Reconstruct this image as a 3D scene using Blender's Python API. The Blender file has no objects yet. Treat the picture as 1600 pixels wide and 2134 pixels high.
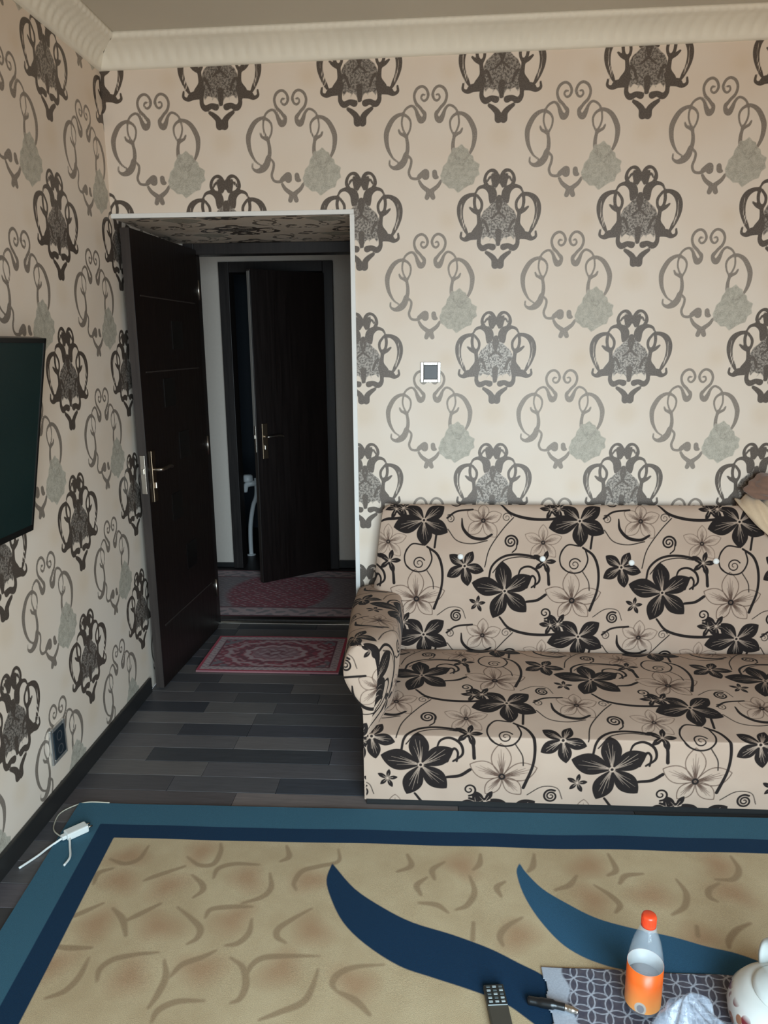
import bpy, bmesh, math, random
import numpy as np
from mathutils import Vector, Matrix
random.seed(7); RNG = np.random.default_rng(7)
scene = bpy.context.scene
COL = scene.collection

# ------------------------------------------------------------------ camera
CAM = (1561.5, 0.2194, 0.0609, -0.0085, (1.2932, -3.1643, 1.5674))   # focal px, pitch, yaw, roll, position
def make_camera():
    f, p, yw, r, pos = CAM
    fwd = Vector((-math.sin(yw)*math.cos(p), math.cos(yw)*math.cos(p), -math.sin(p)))
    right = Vector((math.cos(yw), math.sin(yw), 0)); up = right.cross(fwd)
    a = right*math.cos(r) + up*math.sin(r); b = up*math.cos(r) - right*math.sin(r)
    cd = bpy.data.cameras.new('camera'); co = bpy.data.objects.new('camera', cd); COL.objects.link(co)
    cd.sensor_fit = 'HORIZONTAL'; cd.sensor_width = 36.0; cd.lens = f*36.0/1600.0
    cd.clip_start = 0.02; cd.clip_end = 60
    m = Matrix((a, b, -fwd)).transposed().to_4x4(); m.translation = Vector(pos)
    co.matrix_world = m
    scene.camera = co
make_camera()

# ------------------------------------------------------------------ light
scene.view_settings.view_transform = 'Standard'; scene.view_settings.look = 'None'
scene.view_settings.gamma = 1.0; scene.view_settings.use_curve_mapping = False
scene.view_settings.exposure = -0.22
world = bpy.data.worlds.new('sky'); scene.world = world; world.use_nodes = True
world.node_tree.nodes['Background'].inputs[0].default_value = (0.62, 0.72, 0.85, 1)
world.node_tree.nodes['Background'].inputs[1].default_value = 0.6
def area_light(name, loc, target, sx, sy, power, color, spread=180):
    ld = bpy.data.lights.new(name, 'AREA'); ld.shape = 'RECTANGLE'; ld.size = sx; ld.size_y = sy
    ld.energy = power; ld.color = color; ld.spread = math.radians(spread)
    lo = bpy.data.objects.new(name, ld); COL.objects.link(lo); lo.location = loc
    d = Vector(target) - Vector(loc); lo.rotation_euler = d.to_track_quat('-Z', 'Y').to_euler()
    return lo
ROOM_X, ROOM_Y, CEIL = 3.35, -4.3, 2.72
# daylight entering through the tall balcony glazing in the wall behind the photographer
WIN = (1.15, 3.0, 0.12, 2.2)       # x0, x1, z0, z1
# sky light falls in and down; a weaker warm fill lamp is added to tint the upper walls
WC = ((WIN[0]+WIN[1])/2, ROOM_Y-0.04, (WIN[2]+WIN[3])/2); WS = (WIN[1]-WIN[0]-0.06, WIN[3]-WIN[2]-0.06)
area_light('window_sky_light', WC, (1.6, -2.3, 0.0), WS[0], WS[1], 92, (0.52, 0.81, 1.0), 108)
area_light('warm_fill_light', (WC[0], WC[1]-0.01, WC[2]), (1.9, 0.0, 1.75), WS[0], WS[1], 60, (1.0, 0.78, 0.57), 180)

# ------------------------------------------------------------------ helpers
def lin(c):
    c = c/255.0
    return c/12.92 if c <= 0.04045 else ((c+0.055)/1.055)**2.4
def RGB(r, g, b): return (lin(r), lin(g), lin(b), 1.0)
ORG = {}
def tag(o, label=None, cat=None, group=None, kind=None):
    if label: o['label'] = label
    if cat: o['category'] = cat
    if group: o['group'] = group
    if kind: o['kind'] = kind
    return o
def thing(name, label, cat, loc, group=None):
    o = bpy.data.objects.new(name, None); COL.objects.link(o); o.location = loc
    o.empty_display_size = 0.05
    ORG[o] = Vector(loc); return tag(o, label, cat, group)
def link(name, me, m, parent, org):
    o = bpy.data.objects.new(name, me); COL.objects.link(o)
    if m: me.materials.append(m)
    if parent is not None:
        o.parent = parent; ORG[o] = ORG[parent]
    else:
        o.location = org; ORG[o] = Vector(org)
    return o
def pyobj(name, verts, faces, m, parent=None, org=None, smooth=False):
    """verts in world space"""
    if parent is not None: org = ORG[parent]
    elif org is None:
        a = np.array(verts, float); org = Vector((float(a[:,0].mean()), float(a[:,1].mean()), float(a[:,2].min())))
    me = bpy.data.meshes.new(name)
    ox, oy, oz = org
    me.from_pydata([(v[0]-ox, v[1]-oy, v[2]-oz) for v in verts], [], faces)
    if smooth: me.polygons.foreach_set('use_smooth', [True]*len(me.polygons))
    me.update()
    return link(name, me, m, parent, org)
def bmobj(name, bm, m, parent=None, org=None, smooth=False):
    bm.verts.ensure_lookup_table()
    bmesh.ops.recalc_face_normals(bm, faces=bm.faces)
    vs = [tuple(v.co) for v in bm.verts]; bm.verts.index_update()
    fs = [[v.index for v in f.verts] for f in bm.faces]; bm.free()
    return pyobj(name, vs, fs, m, parent, org, smooth)
def add_box(bm, lo, hi, bevel=0.0, seg=2, xf=None):
    r = bmesh.ops.create_cube(bm, size=1.0)
    c = [(lo[i]+hi[i])/2 for i in range(3)]; s = [hi[i]-lo[i] for i in range(3)]
    vs = r['verts']
    for v in vs: v.co = Vector((c[0]+v.co.x*s[0], c[1]+v.co.y*s[1], c[2]+v.co.z*s[2]))
    if bevel > 0:
        es = list({e for v in vs for e in v.link_edges})
        out = bmesh.ops.bevel(bm, geom=es, offset=bevel, segments=seg, affect='EDGES', profile=0.5)
        vs = list({v for f in out['faces'] for v in f.verts} | {v for v in vs if v.is_valid})
    if xf is not None:
        for v in vs: v.co = xf @ v.co
    return vs
def box(name, lo, hi, m, parent=None, bevel=0.0, org=None, xf=None, seg=2, smooth=False):
    bm = bmesh.new(); add_box(bm, lo, hi, bevel, seg, xf)
    return bmobj(name, bm, m, parent, org, smooth)
def catmull(pts, n=8):
    P = [np.array(p, float) for p in pts]
    if len(P) < 3: 
        return [P[0]+(P[-1]-P[0])*t for t in np.linspace(0, 1, 3)]
    P = [2*P[0]-P[1]] + P + [2*P[-1]-P[-2]]
    out = []
    for i in range(1, len(P)-2):
        a, b, c, d = P[i-1], P[i], P[i+1], P[i+2]
        for k in range(n):
            t = k/n
            out.append(0.5*((2*b)+(-a+c)*t+(2*a-5*b+4*c-d)*t*t+(-a+3*b-3*c+d)*t**3))
    out.append(P[-2]); return out
def add_tube(verts, faces, pts, rad, n=10, cap=True):
    P = [Vector(p) for p in pts]; base = len(verts)
    R = rad if hasattr(rad, '__len__') else [rad]*len(P)
    up = Vector((0, 0, 1)); prev = None
    for i, p in enumerate(P):
        t = (P[min(i+1, len(P)-1)] - P[max(i-1, 0)]).normalized()
        if prev is None:
            a = t.cross(up)
            if a.length < 1e-3: a = t.cross(Vector((1, 0, 0)))
            a.normalize()
        else:
            a = (prev - t*prev.dot(t)).normalized()
        prev = a; b = t.cross(a)
        for k in range(n):
            th = 2*math.pi*k/n
            verts.append(tuple(p + (a*math.cos(th)+b*math.sin(th))*R[i]))
    for i in range(len(P)-1):
        for k in range(n):
            k2 = (k+1) % n
            faces.append((base+i*n+k, base+i*n+k2, base+(i+1)*n+k2, base+(i+1)*n+k))
    if cap:
        faces.append(tuple(base+k for k in range(n))[::-1])
        faces.append(tuple(base+(len(P)-1)*n+k for k in range(n)))
def tube(name, pts, rad, m, parent=None, org=None, n=10):
    v, f = [], []; add_tube(v, f, pts, rad, n); return pyobj(name, v, f, m, parent, org, True)
def lathe(name, prof, c, m, parent=None, org=None, n=40, smooth=True, closed=False):
    v, f = [], []
    for r, z in prof:
        for k in range(n):
            th = 2*math.pi*k/n; v.append((c[0]+r*math.cos(th), c[1]+r*math.sin(th), c[2]+z))
    for i in range(len(prof)-1):
        for k in range(n):
            k2 = (k+1) % n; f.append((i*n+k, i*n+k2, (i+1)*n+k2, (i+1)*n+k))
    if not closed:
        if prof[0][0] > 1e-6: f.append(tuple(range(n))[::-1])
        if prof[-1][0] > 1e-6: f.append(tuple((len(prof)-1)*n+k for k in range(n)))
    return pyobj(name, v, f, m, parent, org, smooth)
def grid_obj(name, P, m, parent=None, org=None, mask=None, attrs=None, extra=None, smooth=True, colors=None):
    """P: (nu, nv, 3) world points; mask (nu-1, nv-1) keeps a quad; attrs {name: (nu,nv)}; extra = (verts, faces) appended"""
    nu, nv = P.shape[:2]
    if parent is not None: org = ORG[parent]
    elif org is None: org = Vector((float(P[..., 0].mean()), float(P[..., 1].mean()), float(P[..., 2].min())))
    idx = np.arange(nu*nv).reshape(nu, nv)
    q = np.stack([idx[:-1, :-1], idx[1:, :-1], idx[1:, 1:], idx[:-1, 1:]], -1).reshape(-1, 4)
    if mask is not None: q = q[mask.reshape(-1)]
    used = np.zeros(nu*nv, bool); used[q.ravel()] = True
    remap = np.cumsum(used)-1
    V = P.reshape(-1, 3)[used] - np.array(org); q = remap[q]
    nV = len(V); loops = q.ravel(); starts = np.arange(len(q))*4
    if extra:
        ev = np.array(extra[0], float) - np.array(org); ef = extra[1]
        V = np.vstack([V, ev]); nl = len(loops)
        el = np.array([i+nV for f in ef for i in f]); es = []
        for f in ef: es.append(nl); nl += len(f)
        loops = np.concatenate([loops, el]); starts = np.concatenate([starts, np.array(es)])
    me = bpy.data.meshes.new(name)
    me.vertices.add(len(V)); me.vertices.foreach_set('co', V.astype(np.float32).ravel())
    me.loops.add(len(loops)); me.loops.foreach_set('vertex_index', loops.astype(np.int32))
    me.polygons.add(len(starts)); me.polygons.foreach_set('loop_start', starts.astype(np.int32))
    me.update(calc_edges=True); me.validate()
    sm = np.zeros(len(me.polygons), bool); sm[:len(q)] = smooth
    me.polygons.foreach_set('use_smooth', sm)
    for k, arr in (attrs or {}).items():
        a = me.attributes.new(k, 'FLOAT', 'POINT'); d = np.full(len(V), 0.02, np.float32); d[:nV] = arr.reshape(-1)[used]
        a.data.foreach_set('value', d)
    if colors is not None:
        a = me.attributes.new('pattern', 'FLOAT_COLOR', 'POINT'); d = np.ones((len(V), 4), np.float32)
        d[:nV, :3] = colors.reshape(-1, 3)[used]
        if len(V) > nV: d[nV:, :3] = colors.reshape(-1, 3).mean(0)
        a.data.foreach_set('color', d.ravel())
    return link(name, me, m, parent, org)
def box_faces(lo, hi):
    x0, y0, z0 = lo; x1, y1, z1 = hi
    v = [(x0,y0,z0),(x1,y0,z0),(x1,y1,z0),(x0,y1,z0),(x0,y0,z1),(x1,y0,z1),(x1,y1,z1),(x0,y1,z1)]
    return v, [(0,3,2,1),(4,5,6,7),(0,1,5,4),(1,2,6,5),(2,3,7,6),(3,0,4,7)]
def spaced(*segs):
    """segs: (start, end, step) chained"""
    out = []
    for a, b, st in segs:
        n = max(1, int(round(abs(b-a)/st))); out.append(np.linspace(a, b, n+1)[:-1] if (a, b, st) != segs[-1] else np.linspace(a, b, n+1))
    return np.concatenate(out)

# ------------------------------------------------------------------ print patterns as distance fields
class Tile:
    """periodic signed distance field (metres, clamped at 2 cm) sampled on a fine lattice; pattern units scaled by k"""
    def __init__(s, w, h, res, k=1.0, ox=0.0, oy=0.0):
        s.w, s.h, s.k, s.ox, s.oy = w, h, k, ox, oy
        s.nx, s.ny = int(round(w/res)), int(round(h/res)); s.dx, s.dy = w/s.nx, h/s.ny
        s.a = np.full((s.nx, s.ny), 0.02)
    def win(s, lo, hi, mg):
        i0, i1 = int((lo[0]-mg)/s.dx)-1, int((hi[0]+mg)/s.dx)+2
        j0, j1 = int((lo[1]-mg)/s.dy)-1, int((hi[1]+mg)/s.dy)+2
        I, J = np.arange(i0, i1), np.arange(j0, j1)
        X, Y = np.meshgrid(I*s.dx, J*s.dy, indexing='ij')
        return np.ix_(I % s.nx, J % s.ny), X, Y
    def pt(s, p): return np.array([(p[0]-s.ox)*s.k, (s.oy-p[1])*s.k])
    def _put(s, ix, d, op):
        if ix[0].shape[0] > s.nx or ix[1].shape[1] > s.ny: pass
        s.a[ix] = np.minimum(s.a[ix], d) if op > 0 else np.maximum(s.a[ix], -d)
    def stroke(s, pts, w, op=1, n=6, smooth=True):
        W = w if hasattr(w, '__len__') else [w]*len(pts)
        P = [tuple(s.pt(p))+(ww*s.k/2,) for p, ww in zip(pts, W)]
        C = catmull(P, n) if smooth and len(P) > 2 else [np.array(p) for p in P]
        mg = 0.012
        for A, B in zip(C[:-1], C[1:]):
            r = max(A[2], B[2])
            ix, X, Y = s.win(np.minimum(A, B), np.maximum(A, B), r+mg)
            dx, dy = B[0]-A[0], B[1]-A[1]; L = dx*dx+dy*dy+1e-12
            t = np.clip(((X-A[0])*dx+(Y-A[1])*dy)/L, 0, 1)
            d = np.hypot(X-A[0]-t*dx, Y-A[1]-t*dy) - (A[2]+t*(B[2]-A[2]))
            s._put(ix, d, op)
    def poly(s, pts, op=1):
        P = np.array([s.pt(p) for p in pts])
        ix, X, Y = s.win(P.min(0), P.max(0), 0.012)
        d = np.full(X.shape, 1e9); ins = np.zeros(X.shape, bool)
        for A, B in zip(P, np.roll(P, -1, 0)):
            dx, dy = B-A; L = dx*dx+dy*dy+1e-12
            t = np.clip(((X-A[0])*dx+(Y-A[1])*dy)/L, 0, 1)
            d = np.minimum(d, np.hypot(X-A[0]-t*dx, Y-A[1]-t*dy))
            c = ((A[1] > Y) != (B[1] > Y)) & (X < dx*(Y-A[1])/(dy+1e-12*(dy == 0)) + A[0])
            ins ^= c
        s._put(ix, np.where(ins, -d, d), op)
    def disc(s, c, r, op=1):
        s.stroke([c, (c[0]+0.01, c[1])], 2*r, op, smooth=False)
    def sample(s, u, v):
        """u, v in metres (tile space)"""
        fx, fy = u/s.dx, v/s.dy; i, j = np.floor(fx).astype(int), np.floor(fy).astype(int)
        tx, ty = fx-i, fy-j; i0, i1, j0, j1 = i % s.nx, (i+1) % s.nx, j % s.ny, (j+1) % s.ny
        a = s.a
        return (a[i0, j0]*(1-tx)+a[i1, j0]*tx)*(1-ty) + (a[i0, j1]*(1-tx)+a[i1, j1]*tx)*ty

# ------------------------------------------------------------------ materials
class N:
    def __init__(s, name):
        s.m = bpy.data.materials.new(name); s.m.use_nodes = True; s.t = s.m.node_tree
        s.b = s.t.nodes['Principled BSDF']; s.o = s.t.nodes['Material Output']
    def n(s, typ, **kw):
        nd = s.t.nodes.new(typ)
        for k, v in kw.items(): setattr(nd, k, v)
        return nd
    def l(s, a, b): s.t.links.new(a, b)
    def coord(s, scale=(1, 1, 1), kind='Object', loc=(0, 0, 0), rot=(0, 0, 0)):
        tc = s.n('ShaderNodeTexCoord'); mp = s.n('ShaderNodeMapping'); mp.inputs['Scale'].default_value = scale
        mp.inputs['Location'].default_value = loc; mp.inputs['Rotation'].default_value = rot
        s.l(tc.outputs[kind], mp.inputs['Vector']); return mp.outputs['Vector']
    def noise(s, vec, scale, detail=3, rough=0.55):
        nd = s.n('ShaderNodeTexNoise'); nd.inputs['Scale'].default_value = scale
        nd.inputs['Detail'].default_value = detail; nd.inputs['Roughness'].default_value = rough
        s.l(vec, nd.inputs['Vector']); return nd.outputs['Fac']
    def map(s, val, a, b, c=0.0, d=1.0):
        nd = s.n('ShaderNodeMapRange'); nd.inputs[1].default_value = a; nd.inputs[2].default_value = b
        nd.inputs[3].default_value = c; nd.inputs[4].default_value = d; s.l(val, nd.inputs[0]); return nd.outputs[0]
    def math(s, op, a, b=None):
        nd = s.n('ShaderNodeMath', operation=op)
        for i, x in enumerate((a, b)):
            if x is None: continue
            if isinstance(x, (int, float)): nd.inputs[i].default_value = x
            else: s.l(x, nd.inputs[i])
        return nd.outputs[0]
    def mix(s, fac, a, b):
        nd = s.n('ShaderNodeMix', data_type='RGBA')
        for i, x in ((0, fac), (6, a), (7, b)):
            if isinstance(x, (int, float, tuple)): nd.inputs[i].default_value = x
            else: s.l(x, nd.inputs[i])
        return nd.outputs[2]
    def attr(s, name, col=False):
        nd = s.n('ShaderNodeAttribute'); nd.attribute_name = name
        return nd.outputs['Color' if col else 'Fac']
    def bump(s, h, strength=0.2, dist=0.002):
        nd = s.n('ShaderNodeBump'); nd.inputs['Strength'].default_value = strength; nd.inputs['Distance'].default_value = dist
        s.l(h, nd.inputs['Height']); s.l(nd.outputs[0], s.b.inputs['Normal'])
    def set(s, **kw):
        for k, v in kw.items():
            k = k.replace('_', ' ')
            if isinstance(v, (int, float, tuple)): s.b.inputs[k].default_value = v
            else: s.l(v, s.b.inputs[k])
        return s
def simple(name, c, rough=0.5, metal=0.0, var=0.08, nscale=30, bump=0.0, spec=0.5, sheen=0.0):
    k = N(name); v = k.coord(); f = k.noise(v, nscale)
    c2 = tuple(max(0, x*(1-var)) for x in c[:3])+(1,); c1 = tuple(min(1, x*(1+var)) for x in c[:3])+(1,)
    k.set(Base_Color=k.mix(f, c2, c1), Roughness=rough, Metallic=metal, Specular_IOR_Level=spec)
    if sheen: k.set(Sheen_Weight=sheen)
    if bump: k.bump(f, bump, 0.002)
    return k.m
# ------------------------------------------------------------------ wallpaper print
PX, PZ = 0.5442, 0.5371
def ring_tiles():
    k = 1/1569.0
    t = Tile(PX, PZ, 0.002, k, 345-0.272/k, 785+0.1/k); fl = Tile(PX, PZ, 0.002, k, 345-0.272/k, 785+0.1/k)
    fd = Tile(PX, PZ, 0.002, k, 345-0.272/k, 785+0.1/k)
    L = [([(310,198),(296,196),(289,214),(304,230),(322,222),(332,195),(318,163),(292,150),(262,165),(247,200),(257,240),(285,270),(306,300)], [8,9,9,10,11,12,12,12,13,12,13,14,14], 0),
         ([(180,300),(190,280),(210,263),(235,257),(256,278),(270,312),(286,338),(304,330),(312,300),(296,280)], [9,10,11,11,13,20,26,22,14,10], 0),
         ([(205,420),(222,385),(225,345),(205,315),(165,302),(118,328),(84,385),(76,432),(86,492),(115,545),(150,572)], [9,9,10,12,15,21,24,22,17,10,8], 0),
         ([(182,292),(173,330),(173,365),(186,400),(203,422)], 9, 0),
         ([(152,388),(162,408),(180,418),(202,432)], [9,12,13,13], 0),
         ([(197,420),(206,465),(206,505),(198,535)], [13,16,18,18], 0),
         ([(96,560),(97,588),(125,604),(160,592),(185,565),(196,530)], [8,10,18,30,30,24], 1),
         ([(205,530),(228,556),(226,590),(214,630),(228,662),(262,668),(290,655)], [9,11,12,12,12,13,16], 1),
         ([(280,654),(316,632),(318,654)], [22,30,34], 1),
         ([(278,682),(298,712),(338,742)], [13,18,22], 0),
         ([(338,742),(326,778)], [22,22], 0)]
    for pts, w, lowonly in L:
        w = [q*1.32 for q in w] if hasattr(w, '__len__') else w*1.32
        t.stroke(pts, w)
        if not lowonly: t.stroke([(690-x, y) for x, y in pts], w)
    t.stroke([(690-318,632),(690-314,656),(690-300,662)], [30,32,18])
    F = [(535,475),(556,498),(575,505),(584,530),(606,545),(612,572),(648,592),(640,622),(648,650),(622,668),(612,705),(584,712),(556,728),(517,755),(492,728),(462,728),(440,706),(416,690),(408,650),(420,624),(424,600),(450,575),(456,545),(474,520),(480,496),(508,496)]
    fl.poly(F)
    for pts in ([(495,540),(505,560),(520,575)],[(520,548),(528,570)],[(545,558),(560,575),(548,590)],[(565,552),(580,572)],[(520,585),(545,598)]):
        fd.stroke(pts, 6)
    return t, fl, fd
def dark_tiles():
    k = 1/3890.0
    t = Tile(PX, PZ, 0.002, k, 795-0.272/k, 1520+0.1/k); bd = Tile(PX, PZ, 0.002, k, 795-0.272/k, 1520+0.1/k)
    L = [([(605,320),(572,260),(588,180),(640,122),(705,116),(752,170),(766,260),(744,345)], [44,40,36,34,40,50,56,30]),
         ([(690,170),(712,240),(722,320)], [36,74,60]), ([(615,262),(652,208),(694,225)], [22,26,22]),
         ([(440,430),(480,364),(560,342),(640,370),(690,430),(692,510),(668,572)], [26,34,50,86,112,96,30]),
         ([(440,452),(340,466),(255,522),(208,620),(204,740),(236,860),(280,950),(310,1010)], [40,54,76,84,76,60,52,34]),
         ([(436,440),(420,550),(436,650),(486,724)], [34,40,36,40]), ([(466,470),(528,560),(530,650),(490,724)], [30,36,34,40]),
         ([(350,640),(408,688),(480,724)], [24,44,52]), ([(482,700),(492,800),(500,900),(440,1000)], [54,48,72,90]),
         ([(226,1000),(222,1075),(290,1105),(360,1060),(450,1056)], [26,34,52,96,90]),
         ([(535,950),(504,1080),(502,1180),(556,1238),(640,1205),(712,1222)], [44,48,56,74,66,84]),
         ([(618,1300),(680,1342),(738,1402),(756,1490)], [44,62,76,96]),
         ([(795,500),(764,590),(795,692)], [60,34,34]), ([(795,1000),(792,1180)], [84,46]),
         ([(690,800),(740,756),(795,712)], [22,26,26]), ([(560,830),(600,880),(640,990)], [40,34,30])]
    for pts, w in L:
        w = [q*1.14+4 for q in w]
        t.stroke(pts, w); t.stroke([(1590-x, y) for x, y in pts], w)
    for pts, w in (([(232,560),(214,660),(220,780),(250,870),(276,950)], [6,12,12,16,12]), ([(450,440),(490,392),(545,372)], [8,14,8]),
                   ([(625,170),(670,150),(715,160)], [8,16,8])):
        t.stroke(pts, w, -1); t.stroke([(1590-x, y) for x, y in pts], w, -1)
    half = [(795,520),(700,565),(630,640),(565,690),(525,770),(505,900),(520,1010),(545,1100),(600,1190),(660,1130),(700,1075),(740,1110),(780,1195),(795,1195)]
    bd.poly(half + [(1590-x, y) for x, y in reversed(half)])
    for x in (620, 970): bd.poly([(x-20,1060),(x+55,1090),(x+10,1190),(x-60,1190),(x-66,1120)] if x < 795 else [(x+20,1060),(x-55,1090),(x-10,1190),(x+60,1190),(x+66,1120)], -1)
    return t, bd
T_RING, T_FLOWER, T_FDET = ring_tiles()
T_DARK, T_BODY = dark_tiles()
def wallpaper_attrs(u, v, du, dv):
    """u, v: metres measured from the tip of one dark motif; ring tips lie (-0.2711, -0.2751) away"""
    ur, vr = u+0.2711+0.272, v+0.2751+0.1
    ud, vd = u+0.272, v+0.1
    # faint peach medallions in the ground, under each dark motif
    bu = (u+PX/2) % PX - PX/2; bv = (v+0.05+PZ/2) % PZ - PZ/2
    rr = np.hypot(bu, bv)
    bu2 = (u+PX/2+0.20) % PX - PX/2; bv2 = (v+0.36+PZ/2) % PZ - PZ/2
    rr = np.minimum(rr, np.hypot(bu2, bv2)+0.01)
    return dict(ring=T_RING.sample(ur, vr), flower=T_FLOWER.sample(ur, vr), fdet=T_FDET.sample(ur, vr),
                dark=T_DARK.sample(ud, vd), body=T_BODY.sample(ud, vd), blot=np.clip(rr-0.05, -0.05, 0.02))
def wallpaper_material():
    k = N('wallpaper'); v = k.coord(kind='Object')
    big = k.noise(v, 3.0, 2); fine = k.noise(v, 260.0, 2)
    base = k.mix(k.map(big, 0.35, 0.65), RGB(226,208,190), RGB(230,215,200))
    base = k.mix(k.math('MULTIPLY', k.map(k.attr('blot'), -0.03, 0.012, 1, 0), 0.30), base, RGB(214,190,160))
    def m(name, aa=0.0012): return k.map(k.attr(name), -aa, aa, 1, 0)
    fcol = k.mix(k.math('MULTIPLY', k.math('ADD', k.map(fine, 0.35, 0.65), k.map(k.noise(v, 48.0, 4, 0.7), 0.4, 0.6)), 0.5), RGB(148,142,128), RGB(194,188,173))
    c = k.mix(k.math('MULTIPLY', m('flower', 0.002), 0.9), base, fcol)
    c = k.mix(k.math('MULTIPLY', m('fdet', 0.002), 0.55), c, RGB(120,113,102))
    # ring scrolls
    rcol = k.mix(k.map(fine, 0.3, 0.7), RGB(124,112,101), RGB(150,138,127))
    ring = k.math('MULTIPLY', m('ring'), k.map(k.attr('flower'), -0.002, 0.002, 0.25, 1))
    c = k.mix(ring, c, rcol)
    # lace body of the dark motifs
    lace = k.noise(v, 120.0, 3, 0.7)
    bcol = k.mix(k.map(lace, 0.44, 0.56), RGB(96,87,80), RGB(158,148,138))
    c = k.mix(m('body', 0.002), c, bcol)
    dcol = k.mix(k.map(fine, 0.3, 0.7), RGB(78,68,61), RGB(108,97,88))
    c = k.mix(m('dark'), c, dcol)
    foil = k.math('MAXIMUM', k.math('MULTIPLY', ring, 0.5), k.math('MAXIMUM', m('dark'), m('body', 0.002)))
    k.set(Base_Color=c, Roughness=k.map(foil, 0, 1, 0.52, 0.45), Metallic=k.math('MULTIPLY', foil, 0.3), Specular_IOR_Level=0.5)
    k.bump(k.math('ADD', foil, k.math('MULTIPLY', fine, 0.3)), 0.12, 0.0005)
    return k.m
M_WALL = wallpaper_material()
M_WHITE = simple('white_plastic', RGB(232,229,225), 0.35, var=0.03)
M_PLASTER = simple('white_plaster', RGB(240,233,218), 0.7, var=0.04, nscale=18, bump=0.1)
M_CEIL = simple('ceiling_paint', RGB(208,200,186), 0.85, var=0.02, nscale=3)
M_PLAIN = simple('plain_wall', RGB(168,148,124), 0.85, var=0.03, nscale=4)
M_DARKBASE = simple('dark_skirting', RGB(38,38,38), 0.4, var=0.15, nscale=40)

def plank_material():
    k = N('laminate'); v = k.coord((1.5, 22, 22)); g = k.noise(v, 4.0, 6, 0.65); v2 = k.coord((6, 120, 20)); g2 = k.noise(v2, 3.0, 3)
    oi = k.n('ShaderNodeObjectInfo').outputs['Color']
    dk = k.n('ShaderNodeMixRGB', blend_type='MULTIPLY'); dk.inputs[0].default_value = 1.0
    k.l(oi, dk.inputs[1]); k.l(k.mix(k.map(k.math('ADD', k.math('MULTIPLY', g, 0.7), k.math('MULTIPLY', g2, 0.3)), 0.3, 0.7), (0.72, 0.72, 0.72, 1), (1.25, 1.25, 1.25, 1)), dk.inputs[2])
    k.set(Base_Color=dk.outputs[0], Roughness=k.map(g, 0.3, 0.7, 0.38, 0.52), Specular_IOR_Level=0.4)
    k.bump(g2, 0.15, 0.0006); return k.m
M_PLANK = plank_material()

def structure(o, label=None):
    o['kind'] = 'structure'
    if label: o['label'] = label
    return o
# ------------------------------------------------------------------ shell
NW, NZ, ND = 0.976, 2.08, 0.80          # niche width, height, depth
def wall_back():
    xs = spaced((0, NW, 0.006), (NW, ROOM_X, 0.005)); zs = spaced((0, 0.42, 0.03), (0.42, NZ, 0.005), (NZ, 2.66, 0.005), (2.66, CEIL+0.06, 0.03))
    X, Z = np.meshgrid(xs, zs, indexing='ij'); P = np.stack([X, np.zeros_like(X), Z], -1)
    cx, cz = (xs[1:]+xs[:-1])/2, (zs[1:]+zs[:-1])/2
    mask = ~((cx[:, None] < NW) & (cz[None, :] < NZ))
    at = wallpaper_attrs(X-0.4755, Z-2.4045, 0, 0)
    v1, f1 = box_faces((NW+0.002, 0.012, 0), (ROOM_X, ND, CEIL+0.06)); v2, f2 = box_faces((0, 0.012, NZ+0.002), (NW+0.002, ND, CEIL+0.06))
    o = grid_obj('wall_back', P, M_WALL, mask=mask, attrs=at, org=(1.7, 0, 0), extra=(v1+v2, f1+[tuple(i+8 for i in f) for f in f2]))
    return structure(o, 'back wall papered in cream damask with grey scroll motifs behind the sofa')
wall_back()
def wall_left():
    ys = spaced((ROOM_Y, -2.6, 0.1), (-2.6, -1.5, 0.012), (-1.5, 0.0, 0.007), (0.0, ND, 0.008)); zs = spaced((0, 2.66, 0.005), (2.66, CEIL, 0.03))
    Y, Z = np.meshgrid(ys, zs, indexing='ij'); P = np.stack([np.zeros_like(Y), Y, Z], -1)
    s = PX/0.528; yy = Y-(Z-1.3)*0.054
    at = wallpaper_attrs((yy+0.510)*s, (Z-1.804)*PZ/0.5235, 0, 0)
    v, f = box_faces((-0.12, ROOM_Y, 0), (-0.004, ND, CEIL))
    o = grid_obj('wall_left', P[::-1], M_WALL, attrs={k: a[::-1] for k, a in at.items()}, org=(0, -1.5, 0), extra=(v, f))
    return structure(o, 'left wall papered in cream damask, running on into the door recess')
wall_left()
def niche():
    xs = np.linspace(0, NW, 120); ys = np.linspace(0, ND, 60); X, Y = np.meshgrid(xs, ys, indexing='ij')
    o = grid_obj('ceiling_niche', np.stack([X, Y, np.full_like(X, NZ)], -1)[:, ::-1], M_WALL,
                 attrs={k: a[:, ::-1] for k, a in wallpaper_attrs((X-0.43)*0.9, Y*1.25-0.3, 0, 0).items()}, org=(0.5, 0.4, NZ))
    structure(o, 'papered underside of the door recess')
    zs = np.linspace(0, NZ, 160); Yg, Z = np.meshgrid(np.linspace(0, ND, 60), zs, indexing='ij')
    o = grid_obj('wall_niche_right', np.stack([np.full_like(Yg, NW), Yg, Z], -1), M_WALL, attrs=wallpaper_attrs(Yg-0.2, Z-1.8, 0, 0), org=(NW, 0.4, 0))
    structure(o, 'papered right cheek of the door recess')
niche()
cbm = bmesh.new(); add_box(cbm, (0, ROOM_Y, CEIL), (ROOM_X, 0.0, CEIL+0.12))
for q in cbm.verts: q.co.z += 0.009*q.co.x
structure(bmobj('ceiling', cbm, M_CEIL), 'plain taupe-grey painted ceiling')
structure(box('wall_right', (ROOM_X, ROOM_Y, 0), (ROOM_X+0.12, ND, CEIL+0.06), M_PLAIN), 'right wall of the room')
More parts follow.
